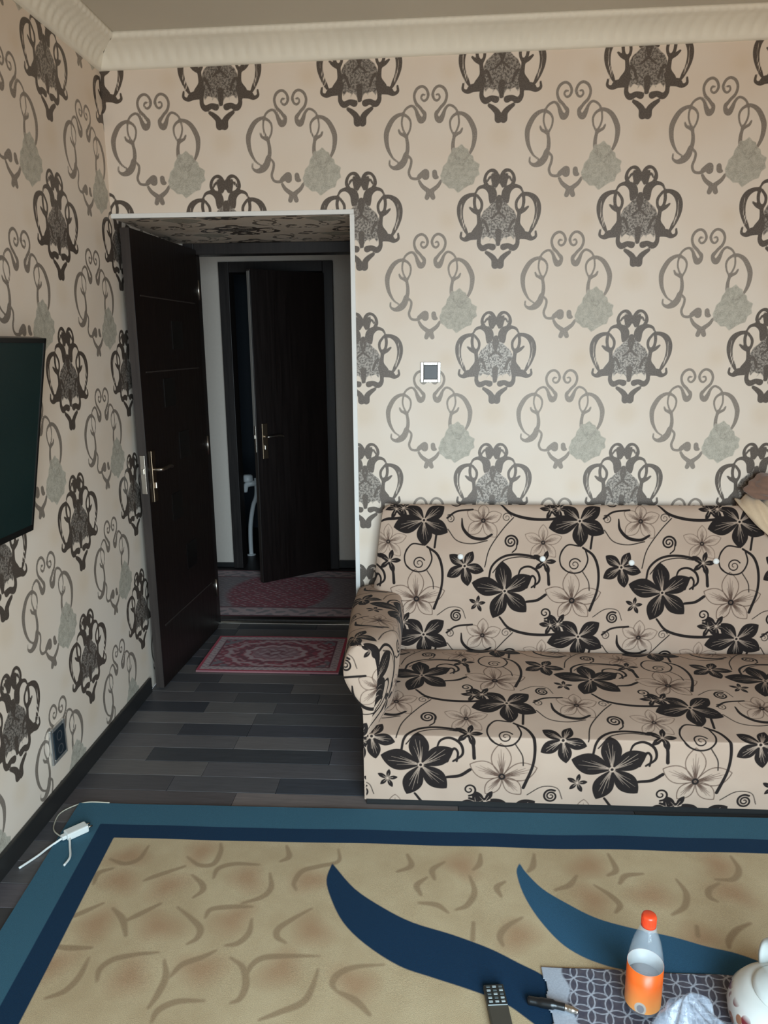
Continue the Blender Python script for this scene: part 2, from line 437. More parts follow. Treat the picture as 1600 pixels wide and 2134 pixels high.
def wall_front():
    bm = bmesh.new(); x0, x1, z0, z1 = WIN; y0, y1 = ROOM_Y-0.25, ROOM_Y
    add_box(bm, (-0.12, y0, 0), (x0, y1, CEIL+0.06)); add_box(bm, (x1, y0, 0), (ROOM_X+0.12, y1, CEIL+0.06))
    add_box(bm, (x0, y0, 0), (x1, y1, z0)); add_box(bm, (x0, y0, z1), (x1, y1, CEIL+0.06))
    structure(bmobj('wall_front', bm, M_PLAIN), 'window wall of the room')
    fr = bmesh.new(); t = 0.06; ya, yb = ROOM_Y-0.16, ROOM_Y-0.09
    add_box(fr, (x0, ya, z0), (x0+t, yb, z1)); add_box(fr, (x1-t, ya, z0), (x1, yb, z1))
    add_box(fr, (x0, ya, z0), (x1, yb, z0+t)); add_box(fr, (x0, ya, z1-t), (x1, yb, z1))
    add_box(fr, ((x0+x1)/2-0.03, ya, z0), ((x0+x1)/2+0.03, yb, z1))
    structure(bmobj('window_1', fr, M_WHITE), 'white framed window')
wall_front()
# baseboards
def baseboard(name, lo, hi, label):
    structure(box(name, lo, hi, M_DARKBASE, bevel=0.004), label)
baseboard('baseboard_left', (0.0005, ROOM_Y, 0.0), (0.016, -0.012, 0.072), 'dark skirting board along the left papered wall')
# white corner beading round the niche
structure(box('trim_1', (0.0, -0.004, NZ-0.002), (NW+0.014, 0.012, NZ+0.016), M_WHITE, bevel=0.0015), 'white corner bead along the top of the door recess')
structure(box('trim_2', (NW-0.003, -0.004, 0.0), (NW+0.016, 0.014, NZ-0.0025), M_WHITE, bevel=0.0015), 'white corner bead down the right edge of the door recess')
# cornice
def cornice(name, along, label):
    prof = [(0.0, 2.640), (0.010, 2.641), (0.016, 2.646), (0.018, 2.655), (0.022, 2.664), (0.030, 2.674), (0.042, 2.684), (0.058, 2.692), (0.072, 2.697), (0.080, 2.700), (0.092, 2.702), (0.100, 2.706), (0.104, 2.712), (0.104, 2.7199), (0.0, 2.7199)]
    flute = [0, 0, 0, 0.35, 0.8, 1, 1, 0.9, 0.4, 0.1, 0.7, 1, 0.6, 0, 0]
    L = (ROOM_X if along == 'x' else -ROOM_Y); ss = np.arange(0, 1.0001, 0.007/L)
    P = np.zeros((len(ss), len(prof), 3))
    for j, (o, z) in enumerate(prof):
        s = o + ss*(L-o)
        w = np.abs(np.sin(math.pi*s/0.045)) if 2 < j < 9 else np.abs(np.sin(math.pi*s/0.031))
        amp = 0.006 if 2 < j < 9 else 0.004
        oo = o + amp*flute[j]*(w-0.5); zz = z - 0.5*amp*flute[j]*(w-0.5)
        oo = np.clip(oo, 0, None); zz = np.clip(zz, 0, 2.7199)+0*s; h = (zz-2.64)/0.08
        sx = s if along == 'x' else o       # the room is not quite level: ceiling and cornice rise to the right
        zz = zz + (-0.020+0.0145*sx)*(1-h) + 0.009*sx*h
        P[:, j] = np.stack([s, -oo, zz], -1) if along == 'x' else np.stack([oo, -s, zz], -1)
    if along == 'x': P = P[::-1]
    structure(grid_obj(name, P, M_PLASTER), label)
cornice('trim_3', 'x', 'fluted white plaster cornice along the back wall')
cornice('trim_4', 'y', 'fluted white plaster cornice along the left wall')

# floor: slab with separate laminate planks where they can be seen
M_SUB = simple('floor_slab', RGB(58,56,56), 0.7)
fbm = bmesh.new(); add_box(fbm, (0, ROOM_Y, -0.12), (ROOM_X, 0.9, -0.0085))
add_box(fbm, (0, ROOM_Y, -0.0084), (ROOM_X, -1.3825, -0.0002)); add_box(fbm, (2.0005, -1.382, -0.0084), (ROOM_X, 0.0, -0.0002))
floor = structure(bmobj('floor', fbm, M_SUB, None, (1.5, -1.0, -0.12)), 'dark grey-brown laminate floor')
PL = {}
def plank(x0, x1, y0, y1, tone):
    L, W = x1-x0, y1-y0
    key = (round(L, 3), round(W, 3))
    if key not in PL:
        bm = bmesh.new(); g = 0.0006
        add_box(bm, (-L/2+g, -W/2+g, -0.008), (L/2-g, W/2-g, 0.0), 0.0012, 1)
        bmesh.ops.recalc_face_normals(bm, faces=bm.faces)
        me = bpy.data.meshes.new('plank'); bm.to_mesh(me); bm.free(); me.materials.append(M_PLANK); PL[key] = me
    o = bpy.data.objects.new('plank', PL[key]); COL.objects.link(o); o.parent = floor
    o.location = Vector(((x0+x1)/2, (y0+y1)/2, 0)) - ORG[floor]; m_ = RGB(80,80,84); o.color = tuple((m_[i]*0.22+tone[i]*0.78)*(1.15, 1.15, 1.17)[i] for i in range(3))+(1.0,)
    return o
TONES = [RGB(78,75,74), RGB(90,86,84), RGB(70,68,69), RGB(100,94,90), RGB(62,62,65), RGB(84,78,80)]
DK, LT = RGB(52,53,57), RGB(116,106,100)
pitch = 0.0985
SPECIAL = {  # row index below the recess: [(x0, x1, tone)]
    0: [(0, 0.42, RGB(84,80,79)), (0.42, 0.80, RGB(72,70,70)), (0.80, 1.45, RGB(82,78,76))],
    1: [(0, 0.31, DK), (0.31, 0.62, RGB(96,92,89)), (0.62, 1.30, RGB(76,73,73))],
    2: [(0, 0.55, RGB(104,99,96)), (0.55, 1.20, RGB(82,80,79))],
    3: [(0, 0.26, RGB(82,79,78)), (0.26, 0.55, RGB(58,58,62)), (0.55, 1.25, RGB(66,65,69))],
    4: [(0, 0.52, RGB(92,88,87)), (0.52, 0.90, RGB(106,100,97)), (0.90, 1.4, RGB(78,76,79))],
    5: [(0, 0.20, RGB(94,89,86)), (0.20, 0.917, RGB(54,55,57)), (0.917, 1.5, RGB(84,81,83))],
    6: [(0, 0.45, RGB(98,93,89)), (0.45, 1.15, RGB(88,84,84))],
    7: [(0, 0.35, RGB(72,68,68)), (0.35, 0.749, RGB(80,77,77)), (0.749, 1.35, RGB(56,58,63))],
    8: [(0, 0.609, RGB(82,74,72)), (0.609, 1.4, RGB(118,106,100))]}
for r in range(-10, 14):
    y1 = -0.1 - (r-1)*pitch; y0 = y1 - pitch
    if y1 > 0.90: y1 = 0.90
    if y1 - y0 < 0.01: continue
    segs = list(SPECIAL.get(r, []))
    x = segs[-1][1] if segs else 0.0
    k = 0
    while x < 2.0:
        L = (0.55, 0.7, 0.45, 0.8)[(r*3+k*5) % 4]
        if x == 0: L *= (0.4, 0.9, 0.65, 0.3)[r % 4]
        segs.append((x, min(x+L, 2.0) if x+L < 1.85 else 2.0, TONES[(r*5+k*7) % 6])); x = segs[-1][1]; k += 1
    for a, b, t in segs: plank(max(a, 0.0), b, y0, y1, t)

# ------------------------------------------------------------------ hall and the little room beyond
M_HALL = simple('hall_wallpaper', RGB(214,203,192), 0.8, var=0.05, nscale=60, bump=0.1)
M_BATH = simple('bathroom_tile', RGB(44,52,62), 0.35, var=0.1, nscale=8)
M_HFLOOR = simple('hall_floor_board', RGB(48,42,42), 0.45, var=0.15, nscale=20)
HY = 2.0
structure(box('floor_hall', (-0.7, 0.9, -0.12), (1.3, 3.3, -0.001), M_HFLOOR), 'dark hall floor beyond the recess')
structure(box('ceiling_hall', (-0.7, ND, 2.55), (1.3, 3.3, 2.65), M_CEIL), 'hall ceiling')
def hall_walls():
    bm = bmesh.new()
    add_box(bm, (-0.7, HY, 0), (-0.11, HY+0.1, 2.55)); add_box(bm, (0.655, HY, 0), (1.3, HY+0.1, 2.55)); add_box(bm, (-0.11, HY, 2.113), (0.655, HY+0.1, 2.55))
    structure(bmobj('wall_hall', bm, M_HALL), 'pale grey papered hall wall facing the recess')
    structure(box('wall_hall_left', (-0.8, ND, 0), (-0.7, 3.3, 2.55), M_HALL), 'left end wall of the hall')
    structure(box('wall_hall_right', (1.3, ND, 0), (1.4, 3.3, 2.55), M_HALL), 'right end wall of the hall')
    bm = bmesh.new(); add_box(bm, (-0.7, ND, 0), (0.035, ND+0.08, 2.55)); add_box(bm, (0.975, ND, 0), (1.3, ND+0.08, 2.55)); add_box(bm, (0.035, ND, NZ), (0.975, ND+0.08, 2.55))
    structure(bmobj('wall_hall_near', bm, M_HALL), 'hall side of the recess wall')
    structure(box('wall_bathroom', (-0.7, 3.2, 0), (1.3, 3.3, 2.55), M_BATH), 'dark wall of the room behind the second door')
    baseboard('baseboard_hall_left', (-0.699, HY-0.014, 0), (-0.112, HY-0.0005, 0.035), 'dark skirting left of the hall door')
    baseboard('baseboard_hall_right', (0.657, HY-0.014, 0), (1.299, HY-0.0005, 0.06), 'dark skirting right of the hall door')
hall_walls()
# ------------------------------------------------------------------ doors
def wood_material(name, c, c2):
    k = N(name); v = k.coord((30, 30, 1.2)); g = k.noise(v, 2.5, 5, 0.6)
    k.set(Base_Color=k.mix(k.map(g, 0.3, 0.7), c, c2), Roughness=k.map(g, 0.3, 0.7, 0.36, 0.5), Specular_IOR_Level=0.35); k.bump(g, 0.06, 0.0006); return k.m
M_DOOR = wood_material('wenge_door', RGB(21,15,14), RGB(31,22,20))
M_FRAME = wood_material('wenge_frame', RGB(34,30,30), RGB(46,40,38))
M_EDGE = wood_material('wenge_edge', RGB(52,46,44), RGB(66,58,54))
M_INLAY = simple('black_inlay', RGB(10,9,10), 0.3, var=0.2)
M_METAL = simple('satin_nickel', RGB(190,182,172), 0.28, metal=1.0, var=0.06)
M_BRASS = simple('antique_brass', RGB(140,122,102), 0.35, metal=1.0, var=0.08)
M_PALE = simple('lit_edge_colour', RGB(176,170,164), 0.4, var=0.05)
def leaf_xf(h, free):
    d = Vector((free[0]-h[0], free[1]-h[1], 0)).normalized()
    n = Vector((-d.y, d.x, 0))            # +b side
    return Matrix(((d.x, n.x, 0, h[0]), (d.y, n.y, 0, h[1]), (0, 0, 1, 0), (0, 0, 0, 1)))
def door_leaf(name, label, h, free, W, z0, z1, side, inlays, grooves, handle_z, cat=None):
    """side: +1 / -1 which local b side shows; local a runs hinge -> free edge"""
    xf = leaf_xf(h, free); T = 0.02
    t = thing(name, label, None, (h[0], h[1], z0)); t['kind'] = 'structure'
    lf = box('leaf', (0, -T, z0), (W, T, z1), M_DOOR, t, 0.002, xf=xf)
    box('edge_band', (W, -T+0.001, z0+0.001), (W+0.0012, T-0.001, z1-0.001), M_EDGE, t, xf=xf)
    f = T*side
    def sl(lo, hi): return (lo, hi) if lo <= hi else (hi, lo)
    for a, z, s in inlays:
        b0, b1 = sl(f, f+0.0025*side)
        box('inlay_square', (a-s/2, b0, z-s/2), (a+s/2, b1, z+s/2), M_INLAY, t, 0.0008, xf=xf, seg=1)
    for z in grooves:
        b0, b1 = sl(f, f+0.0015*side)
        box('groove_strip', (0.06, b0, z-0.003), (W-0.06, b1, z+0.003), M_EDGE, t, xf=xf)
    for sd in ((side,) if name == 'door_1' else (side, -side)):
        g = T*sd; ac = W-0.055
        b0, b1 = sl(g, g+0.007*sd)
        pl = box('handle_plate', (ac-0.019, b0, handle_z-0.145), (ac+0.019, b1, handle_z+0.085), M_BRASS, t, 0.002, xf=xf)
        pts = [xf @ Vector(p) for p in ((ac, g, handle_z), (ac, g+0.03*sd, handle_z), (ac-0.008, g+0.042*sd, handle_z), (ac-0.04, g+0.046*sd, handle_z+0.002), (ac-0.085, g+0.046*sd, handle_z+0.004), (ac-0.115, g+0.042*sd, handle_z-0.003))]
        tube('lever', catmull(pts, 6), [0.008]*31, M_METAL, pl)
        c0, c1 = sl(g+0.006*sd, g+0.016*sd)
        box('key_cylinder', (ac-0.008, c0, handle_z-0.085), (ac+0.008, c1, handle_z-0.055), M_METAL, pl, 0.003, xf=xf)
    box('lock_faceplate', (W+0.001, -0.011, handle_z-0.10), (W+0.0035, 0.011, handle_z+0.07), M_METAL, t, 0.0008, xf=xf)
    box('latch', (W+0.003, -0.006, handle_z-0.012), (W+0.010, 0.006, handle_z+0.012), M_METAL, t, 0.0015, xf=xf)
    return t, xf
d1, xf1 = door_leaf('door_1', 'dark wenge door standing open against the left wall', (0.088, 0.772), (0.046, 0.006), 0.765, 0.012, 2.045, +1,
    [(0.32, 1.62, 0.13), (0.46, 1.36, 0.13), (0.32, 1.10, 0.13), (0.46, 0.82, 0.13), (0.32, 0.54, 0.13)], (1.78, 1.46, 0.30), 1.035)
d2, xf2 = door_leaf('door_2', 'dark wenge door ajar at the far side of the hall', (0.590, 1.935), (0.180, 1.607), 0.530, 0.012, 2.03, -1,
    [(0.18, 1.79, 0.10), (0.18, 1.40, 0.115), (0.31, 1.03, 0.115), (0.19, 0.66, 0.115), (0.29, 0.30, 0.115)], (), 0.995)
box('lit_edge_strip', (0.5312, -0.0195, 1.00), (0.5328, 0.012, 2.02), M_PALE, d2, xf=xf2)['label'] = 'pale strip painted as light on the upper door edge'  # light caught by the upper edge, put in as a paler colour
for z in (0.25, 1.05, 1.85):
    v = []
    tube('hinge', [xf1 @ Vector((-0.004, 0.022, z-0.05)), xf1 @ Vector((-0.004, 0.022, z+0.05))], 0.007, M_METAL, d1)
def frame(name, x0, x1, y0, y1, zt, w, label):
    bm = bmesh.new()
    add_box(bm, (x0, y0, 0), (x0+w, y1, zt), 0.003); add_box(bm, (x1-w, y0, 0), (x1, y1, zt), 0.003); add_box(bm, (x0+w, y0, zt-w), (x1-w, y1, zt), 0.003)
    return structure(bmobj(name, bm, M_FRAME), label)
frame('trim_5', 0.0365, 0.9735, 0.785, 0.885, 2.079, 0.055, 'dark wenge frame at the back of the door recess')
frame('trim_6', -0.109, 0.654, 1.965, 2.10, 2.112, 0.068, 'dark wenge frame of the hall door')
structure(box('trim_7', (0.04, 0.865, 0.0), (0.97, 0.905, 0.006), M_METAL, bevel=0.002), 'thin metal threshold strip')
structure(box('trim_8', (0.0365, 0.906, 0.0), (0.9735, 0.955, 0.014), M_FRAME, bevel=0.003), 'dark threshold board')

# white pipe and valve seen through the gap of the second door
M_PIPE = simple('white_pipe_plastic', RGB(226,230,232), 0.35, var=0.03)
pp = thing('water_pipe', 'white plastic pipe with a valve glimpsed through the gap of the hall door', 'pipe', (-0.03, 2.32, 0))
tube('pipe', catmull([(-0.065, 2.32, 0.0), (-0.066, 2.32, 0.10), (-0.060, 2.32, 0.24), (-0.035, 2.32, 0.38), (-0.005, 2.32, 0.47), (0.0, 2.32, 0.60)], 8), 0.017, M_PIPE, pp)
tube('valve', catmull([(-0.09, 2.31, 0.50), (-0.075, 2.30, 0.545), (-0.04, 2.30, 0.56), (0.0, 2.32, 0.56)], 6), 0.022, M_PIPE, pp)
lathe('valve_cap', [(0.0, 0.0), (0.036, 0.0), (0.040, 0.012), (0.038, 0.045), (0.025, 0.055), (0.0, 0.055)], (-0.06, 2.30, 0.575), M_PIPE, pp, n=20)
lathe('flange', [(0.0, 0.0), (0.035, 0.0), (0.033, 0.008), (0.0, 0.010)], (-0.065, 2.32, 0.0), M_PIPE, pp, n=20)

# ------------------------------------------------------------------ red rugs
def rug_material(name, rough=0.95):
    k = N(name); v = k.coord(); f = k.noise(v, 420, 2); c = k.attr('pattern', True)
    k.set(Base_Color=k.mix(k.map(f, 0.3, 0.7), c, k.mix(0.25, c, (0, 0, 0, 1))), Roughness=rough, Specular_IOR_Level=0.1, Sheen_Weight=0.15); k.bump(f, 0.5, 0.002); return k.m
M_RUG = rug_material('woven_rug')
def lerp(a, b, t): return a*(1-t[..., None])+np.array(b)*t[..., None]
def ss(x, a, b): t = np.clip((x-a)/(b-a), 0, 1); return t*t*(3-2*t)
def rug(name, label, x0, x1, y0, y1, h, res, fn):
    xs = np.linspace(x0, x1, int((x1-x0)/res)+1); ys = np.linspace(y0, y1, int((y1-y0)/res)+1)
    X, Y = np.meshgrid(xs, ys, indexing='ij'); Z = h+0.001*np.sin(X*9+Y*5)
    colr = fn((X-x0)/(x1-x0)*2-1, (Y-y0)/(y1-y0)*2-1, X, Y)
    # closed skirt
    v, f = box_faces((x0, y0, 0.0005), (x1, y1, h-0.0015))
    o = grid_obj(name, np.stack([X, Y, Z], -1), M_RUG, colors=colr, extra=(v, f), org=((x0+x1)/2, (y0+y1)/2, 0.0005))
    return tag(o, label, 'rug')
def rgb3(r, g, b): return np.array(RGB(r, g, b)[:3])
def hashn(X, Y, s): 
    return 0.5+0.25*(np.sin(X*s*1.0+2.1*np.sin(Y*s*0.83))+np.sin(Y*s*1.13+1.7*np.sin(X*s*0.71)))
def mat_pattern(u, v, X, Y):
    RED, DEEP, PALE, GR, BRT = rgb3(152,52,68), rgb3(112,36,52), rgb3(196,168,168), rgb3(124,108,114), rgb3(186,44,70)
    sx, sy = (1-np.abs(u))*0.355, (1-np.abs(v))*0.224; e = np.minimum(sx, sy)
    c = np.tile(RED, u.shape+(1,)); n = hashn(X, Y, 130)
    c = lerp(c, PALE, ss(n, 0.62, 0.72)*0.55); c = lerp(c, DEEP, ss(n, 0.40, 0.30)*0.8)
    # corner sprays
    cr = np.hypot((1-np.abs(u))*1.5, (1-np.abs(v))); c = lerp(c, GR, ss(cr, 0.72, 0.60)*ss(hashn(X, Y, 90), 0.35, 0.5))
    # medallion
    r = np.hypot(u/0.80, v/0.78); r = r*(1+0.05*np.cos(12*np.arctan2(v, u)))
    for a, w, col, k in ((0.86, 0.05, PALE, 0.7), (0.66, 0.045, DEEP, 0.9), (0.52, 0.05, PALE, 0.85)):
        c = lerp(c, col, (1-ss(np.abs(r-a), w*0.6, w*1.3))*k)
    c = lerp(c, rgb3(150,112,118), ss(r, 0.46, 0.42)*0.8); c = lerp(c, DEEP, ss(r, 0.24, 0.16)*0.8); c = lerp(c, PALE, ss(r, 0.10, 0.05)*0.6)
    c = lerp(c, PALE, ss(u.__abs__()*0+r, 0.42, 0.30)*ss(n, 0.5, 0.6)*0.5)
    # border
    b = ss(e, 0.052, 0.046); c = lerp(c, PALE, b)
    c = lerp(c, GR, b*ss(hashn(X, Y, 200), 0.55, 0.65)*0.6)
    c = lerp(c, DEEP, (1-ss(np.abs(e-0.054), 0.002, 0.006)))
    c = lerp(c, BRT, ss(e, 0.016, 0.012)); return c
def hall_pattern(u, v, X, Y):
    RED, DEEP, PALE, GR = rgb3(168,64,82), rgb3(122,46,62), rgb3(214,184,186), rgb3(152,142,144)
    ey = (1-np.abs(v))*0.46; c = np.tile(RED, u.shape+(1,)); n = hashn(X, Y, 85); n2 = hashn(X+3, Y+1, 140)
    c = lerp(c, PALE, ss(n2, 0.66, 0.76)*0.7); c = lerp(c, DEEP, ss(n, 0.38, 0.26)*0.6)
    ends = ss(np.abs(X-0.33)+0.25*np.abs(v)**2, 0.30, 0.36); c = lerp(c, GR, ends*0.9); c = lerp(c, PALE, ends*ss(n2, 0.6, 0.75)*0.3)
    b = ss(ey, 0.155, 0.145); c = lerp(c, PALE, b); c = lerp(c, GR, b*ss(hashn(X*1.0, Y, 70), 0.55, 0.66)*0.9)
    c = lerp(c, DEEP, 1-ss(np.abs(ey-0.158), 0.004, 0.012)); c = lerp(c, rgb3(110,28,44), ss(ey, 0.022, 0.016)); return c
rug('door_mat', 'small red rug with a round medallion lying in the door recess', 0.15, 0.858, 0.213, 0.661, 0.009, 0.004, mat_pattern)
rug('hall_rug', 'larger red and grey rug lying in the hall under the ajar door', -0.62, 1.05, 0.965, 1.885, 0.010, 0.006, hall_pattern)

# ------------------------------------------------------------------ big carpet
SWIRLS = [[(0.406, -1.109), (0.399, -1.172), (0.363, -1.196), (0.309, -1.177)], [(0.545, -1.154), (0.595, -1.19), (0.637, -1.183), (0.644, -1.126), (0.633, -1.086)], [(0.847, -1.088), (0.864, -1.139), (0.842, -1.162)], [(1.014, -1.097), (1.02, -1.153), (0.964, -1.178), (0.916, -1.202), (0.9, -1.254), (0.912, -1.284)], [(0.655, -1.246), (0.658, -1.203), (0.704, -1.18), (0.779, -1.181)], [(0.586, -1.234), (0.625, -1.268), (0.638, -1.297), (0.619, -1.328)], [(0.82, -1.217), (0.836, -1.278), (0.817, -1.318), (0.767, -1.344)], [(0.306, -1.289), (0.3, -1.242), (0.335, -1.219)], [(0.45, -1.266), (0.479, -1.244), (0.552, -1.198)], [(0.368, -1.364), (0.327, -1.399), (0.293, -1.427)], [(0.403, -1.381), (0.447, -1.42), (0.481, -1.479)], [(0.457, -1.428), (0.487, -1.4), (0.533, -1.356)], [(0.586, -1.367), (0.641, -1.41), (0.675, -1.444), (0.676, -1.478), (0.656, -1.499)], [(0.677, -1.404), (0.684, -1.372), (0.736, -1.36), (0.798, -1.357)], [(0.808, -1.402), (0.811, -1.454), (0.79, -1.489), (0.76, -1.498)], [(0.969, -1.353), (0.922, -1.396), (0.889, -1.433), (0.891, -1.463), (0.918, -1.482)], [(0.292, -1.522), (0.347, -1.527), (0.405, -1.524)], [(0.589, -1.531), (0.529, -1.542), (0.479, -1.56), (0.458, -1.592), (0.467, -1.629)], [(0.413, -1.556), (0.415, -1.617), (0.399, -1.661), (0.362, -1.684)], [(0.613, -1.554), (0.635, -1.606), (0.634, -1.656), (0.625, -1.698)], [(0.739, -1.516), (0.708, -1.541), (0.665, -1.566), (0.647, -1.605)], [(0.783, -1.537), (0.822, -1.566), (0.843, -1.617), (0.839, -1.66), (0.819, -1.674)], [(1.014, -1.522), (0.932, -1.526), (0.871, -1.533), (0.845, -1.557), (0.839, -1.588)], [(1.017, -1.564), (1.01, -1.623), (0.993, -1.665), (0.941, -1.695), (0.899, -1.717)], [(1.184, -1.54), (1.111, -1.552), (1.071, -1.576), (1.059, -1.606), (1.071, -1.627)], [(0.753, -1.671), (0.689, -1.677), (0.651, -1.703), (0.646, -1.736)], [(1.071, -1.627), (1.121, -1.652), (1.159, -1.69)], [(1.421, -1.197), (1.432, -1.263), (1.409, -1.318), (1.376, -1.339)], [(1.524, -1.218), (1.498, -1.243), (1.507, -1.279)], [(1.46, -1.099), (1.454, -1.144), (1.434, -1.171)], [(1.627, -1.09), (1.616, -1.145), (1.598, -1.172)], [(1.741, -1.182), (1.711, -1.225), (1.667, -1.247)], [(1.785, -1.221), (1.821, -1.259), (1.84, -1.297), (1.821, -1.328)], [(1.941, -1.164), (1.887, -1.175), (1.861, -1.209)], [(2.032, -1.184), (2.042, -1.241), (2.019, -1.296), (1.976, -1.328)], [(2.233, -1.07), (2.233, -1.132), (2.199, -1.176), (2.147, -1.179)], [(2.152, -1.195), (2.115, -1.221), (2.103, -1.253), (2.119, -1.272)], [(1.558, -1.359), (1.512, -1.394), (1.49, -1.43), (1.495, -1.463)], [(1.422, -1.384), (1.416, -1.447)], [(2.029, -1.368), (2.02, -1.403)], [(2.179, -1.35), (2.132, -1.377), (2.098, -1.413), (2.087, -1.44)], [(1.857, -1.079), (1.864, -1.15), (1.834, -1.177)], [(1.232, -1.11), (1.245, -1.163), (1.204, -1.191)], [(1.293, -1.212), (1.264, -1.247), (1.276, -1.286)], [(1.347, -1.14), (1.31, -1.177), (1.316, -1.219)], [(1.353, -1.351), (1.321, -1.323), (1.271, -1.318)]]
BLOTS = [(0.365, -1.163), (0.584, -1.129), (0.378, -1.27), (0.529, -1.283), (0.756, -1.241), (0.945, -1.242), (0.381, -1.441), (0.557, -1.441), (0.755, -1.405), (0.982, -1.437), (0.324, -1.584), (0.543, -1.61), (0.719, -1.579), (0.922, -1.569), (1.116, -1.603), (1.785, -1.137), (1.767, -1.278), (1.939, -1.254), (2.181, -1.117), (2.176, -1.234), (1.54, -1.427), (1.4, -1.155), (2.022, -1.41)]
SWOOSH1 = [(1.002,-1.161),(0.994,-1.235),(1.018,-1.313),(1.063,-1.402),(1.129,-1.475),(1.221,-1.541),(1.307,-1.574),(1.402,-1.608),(1.481,-1.642),(1.533,-1.684),(1.60,-1.75),(1.66,-1.85),(1.72,-1.98),(1.74,-1.85),(1.715,-1.73),(1.665,-1.65),(1.615,-1.594),(1.586,-1.553),(1.53,-1.518),(1.459,-1.474),(1.36,-1.43),(1.255,-1.393),(1.172,-1.343),(1.084,-1.271),(1.016,-1.181)]
SWOOSH2 = [(1.577,-1.133),(1.563,-1.176),(1.572,-1.266),(1.601,-1.358),(1.646,-1.441),(1.694,-1.486),(1.75,-1.514),(1.795,-1.527),(1.861,-1.546),(1.929,-1.557),(2.027,-1.565),(2.13,-1.60),(2.24,-1.66),(2.35,-1.76),(2.33,-1.65),(2.24,-1.54),(2.117,-1.465),(2.029,-1.438),(1.951,-1.409),(1.844,-1.381),(1.76,-1.35),(1.69,-1.299),(1.631,-1.244),(1.591,-1.175)]
def big_carpet():
    xs = spaced((0.0, 0.30, 0.005), (0.30, 2.50, 0.004), (2.50, 3.05, 0.007)); ys = spaced((-3.5, -1.9, 0.03), (-1.9, -1.0, 0.005), (-1.0, -0.86, 0.005))
    X, Y = np.meshgrid(xs, ys, indexing='ij')
    # woven field is a touch out of square: map the lattice onto its real outline
    x_l = 0.082 + (-0.9-Y)*0.085; y_t = -0.893 + 0.010*X
    U = X/3.05; V = (Y+3.5)/(3.5-0.86)
    Xw = x_l + U*(3.05-x_l); Yw = -3.5 + V*(y_t+3.5)
    T = Tile(3.4, 2.9, 0.004, 1.0, -0.1, 0.0); T.pt = lambda p: np.array([p[0]+0.1, p[1]+3.0])
    swl = Tile(3.4, 2.9, 0.004); swl.pt = T.pt
    n1 = Tile(3.4, 2.9, 0.004); n1.pt = T.pt; n2 = Tile(3.4, 2.9, 0.004); n2.pt = T.pt
    n1.poly([tuple(p) for p in catmull(SWOOSH1+SWOOSH1[:1], 4)[:-1]]); n2.poly([tuple(p) for p in catmull(SWOOSH2+SWOOSH2[:1], 4)[:-1]])
    strokes = [list(s) for s in SWIRLS]
    rg = random.Random(3)
    for i in range(60):      # the weave repeats beyond the part in view
        x, y = rg.uniform(0.4, 2.9), rg.uniform(-2.9, -1.8); a = rg.uniform(0, 6.28); r = rg.uniform(0.04, 0.09)
        strokes.append([(x+r*math.cos(a+t), y+r*math.sin(a+t)) for t in (0, 0.6, 1.2, 1.8)])
    for i in range(8):
        x, y = rg.uniform(2.45, 2.9), rg.uniform(-1.7, -1.1); a = rg.uniform(0, 6.28); r = 0.06
        strokes.append([(x+r*math.cos(a+t), y+r*math.sin(a+t)) for t in (0, 0.6, 1.2, 1.8)])
    for s in strokes:
        n = len(s); T.stroke(s, [0.005+0.014*max(0, math.sin(math.pi*(i+0.25)/(n-0.4))) for i in range(n)], n=10)
    sm = lambda t: t.sample(Xw+0.1, Yw+3.0)
    blot = np.full(X.shape, 0.2)
    pts = list(BLOTS)+[(rg.uniform(0.4, 2.9), rg.uniform(-3.3, -1.8)) for _ in range(40)]
    for i, (x, y) in enumerate(pts):
        a = i*1.3; dx, dy = Xw-x, Yw-y; p, q = dx*math.cos(a)+dy*math.sin(a), -dx*math.sin(a)+dy*math.cos(a)
        blot = np.minimum(blot, np.hypot(p, q*1.35)*(1+0.12*np.sin(3*np.arctan2(q, p)+i))-0.075)
    edge_l = Xw-x_l; edge_t = y_t-Yw
    rim = np.minimum(np.minimum(edge_l, edge_t), np.minimum(3.05-Xw, Yw+3.5))
    Z = np.full(X.shape, 0.012)+0.0008*np.sin(Xw*14)*np.sin(Yw*11)
    wave = 0.003*np.sin(Xw*7)+0.002*np.sin(Xw*17+1)
    o = grid_obj('carpet', np.stack([Xw, Yw, Z], -1), M_CARPET, org=(1.5, -2.2, 0.0),
                 attrs=dict(swirl=sm(T), navy=sm(n1), teal=sm(n2), blot=blot, rim=rim+wave*0.5), extra=skirt(Xw, Yw))
    tag(o, 'large beige carpet with teal and navy border and two dark swooshes', 'carpet')
def skirt(X, Y):
    c = [(X[0, 0], Y[0, 0]), (X[-1, 0], Y[-1, 0]), (X[-1, -1], Y[-1, -1]), (X[0, -1], Y[0, -1])]
    v = [(x, y, 0.0005) for x, y in c]+[(x, y, 0.0112) for x, y in c]
    return v, [(0,3,2,1), (4,5,6,7), (0,1,5,4), (1,2,6,5), (2,3,7,6), (3,0,4,7)]
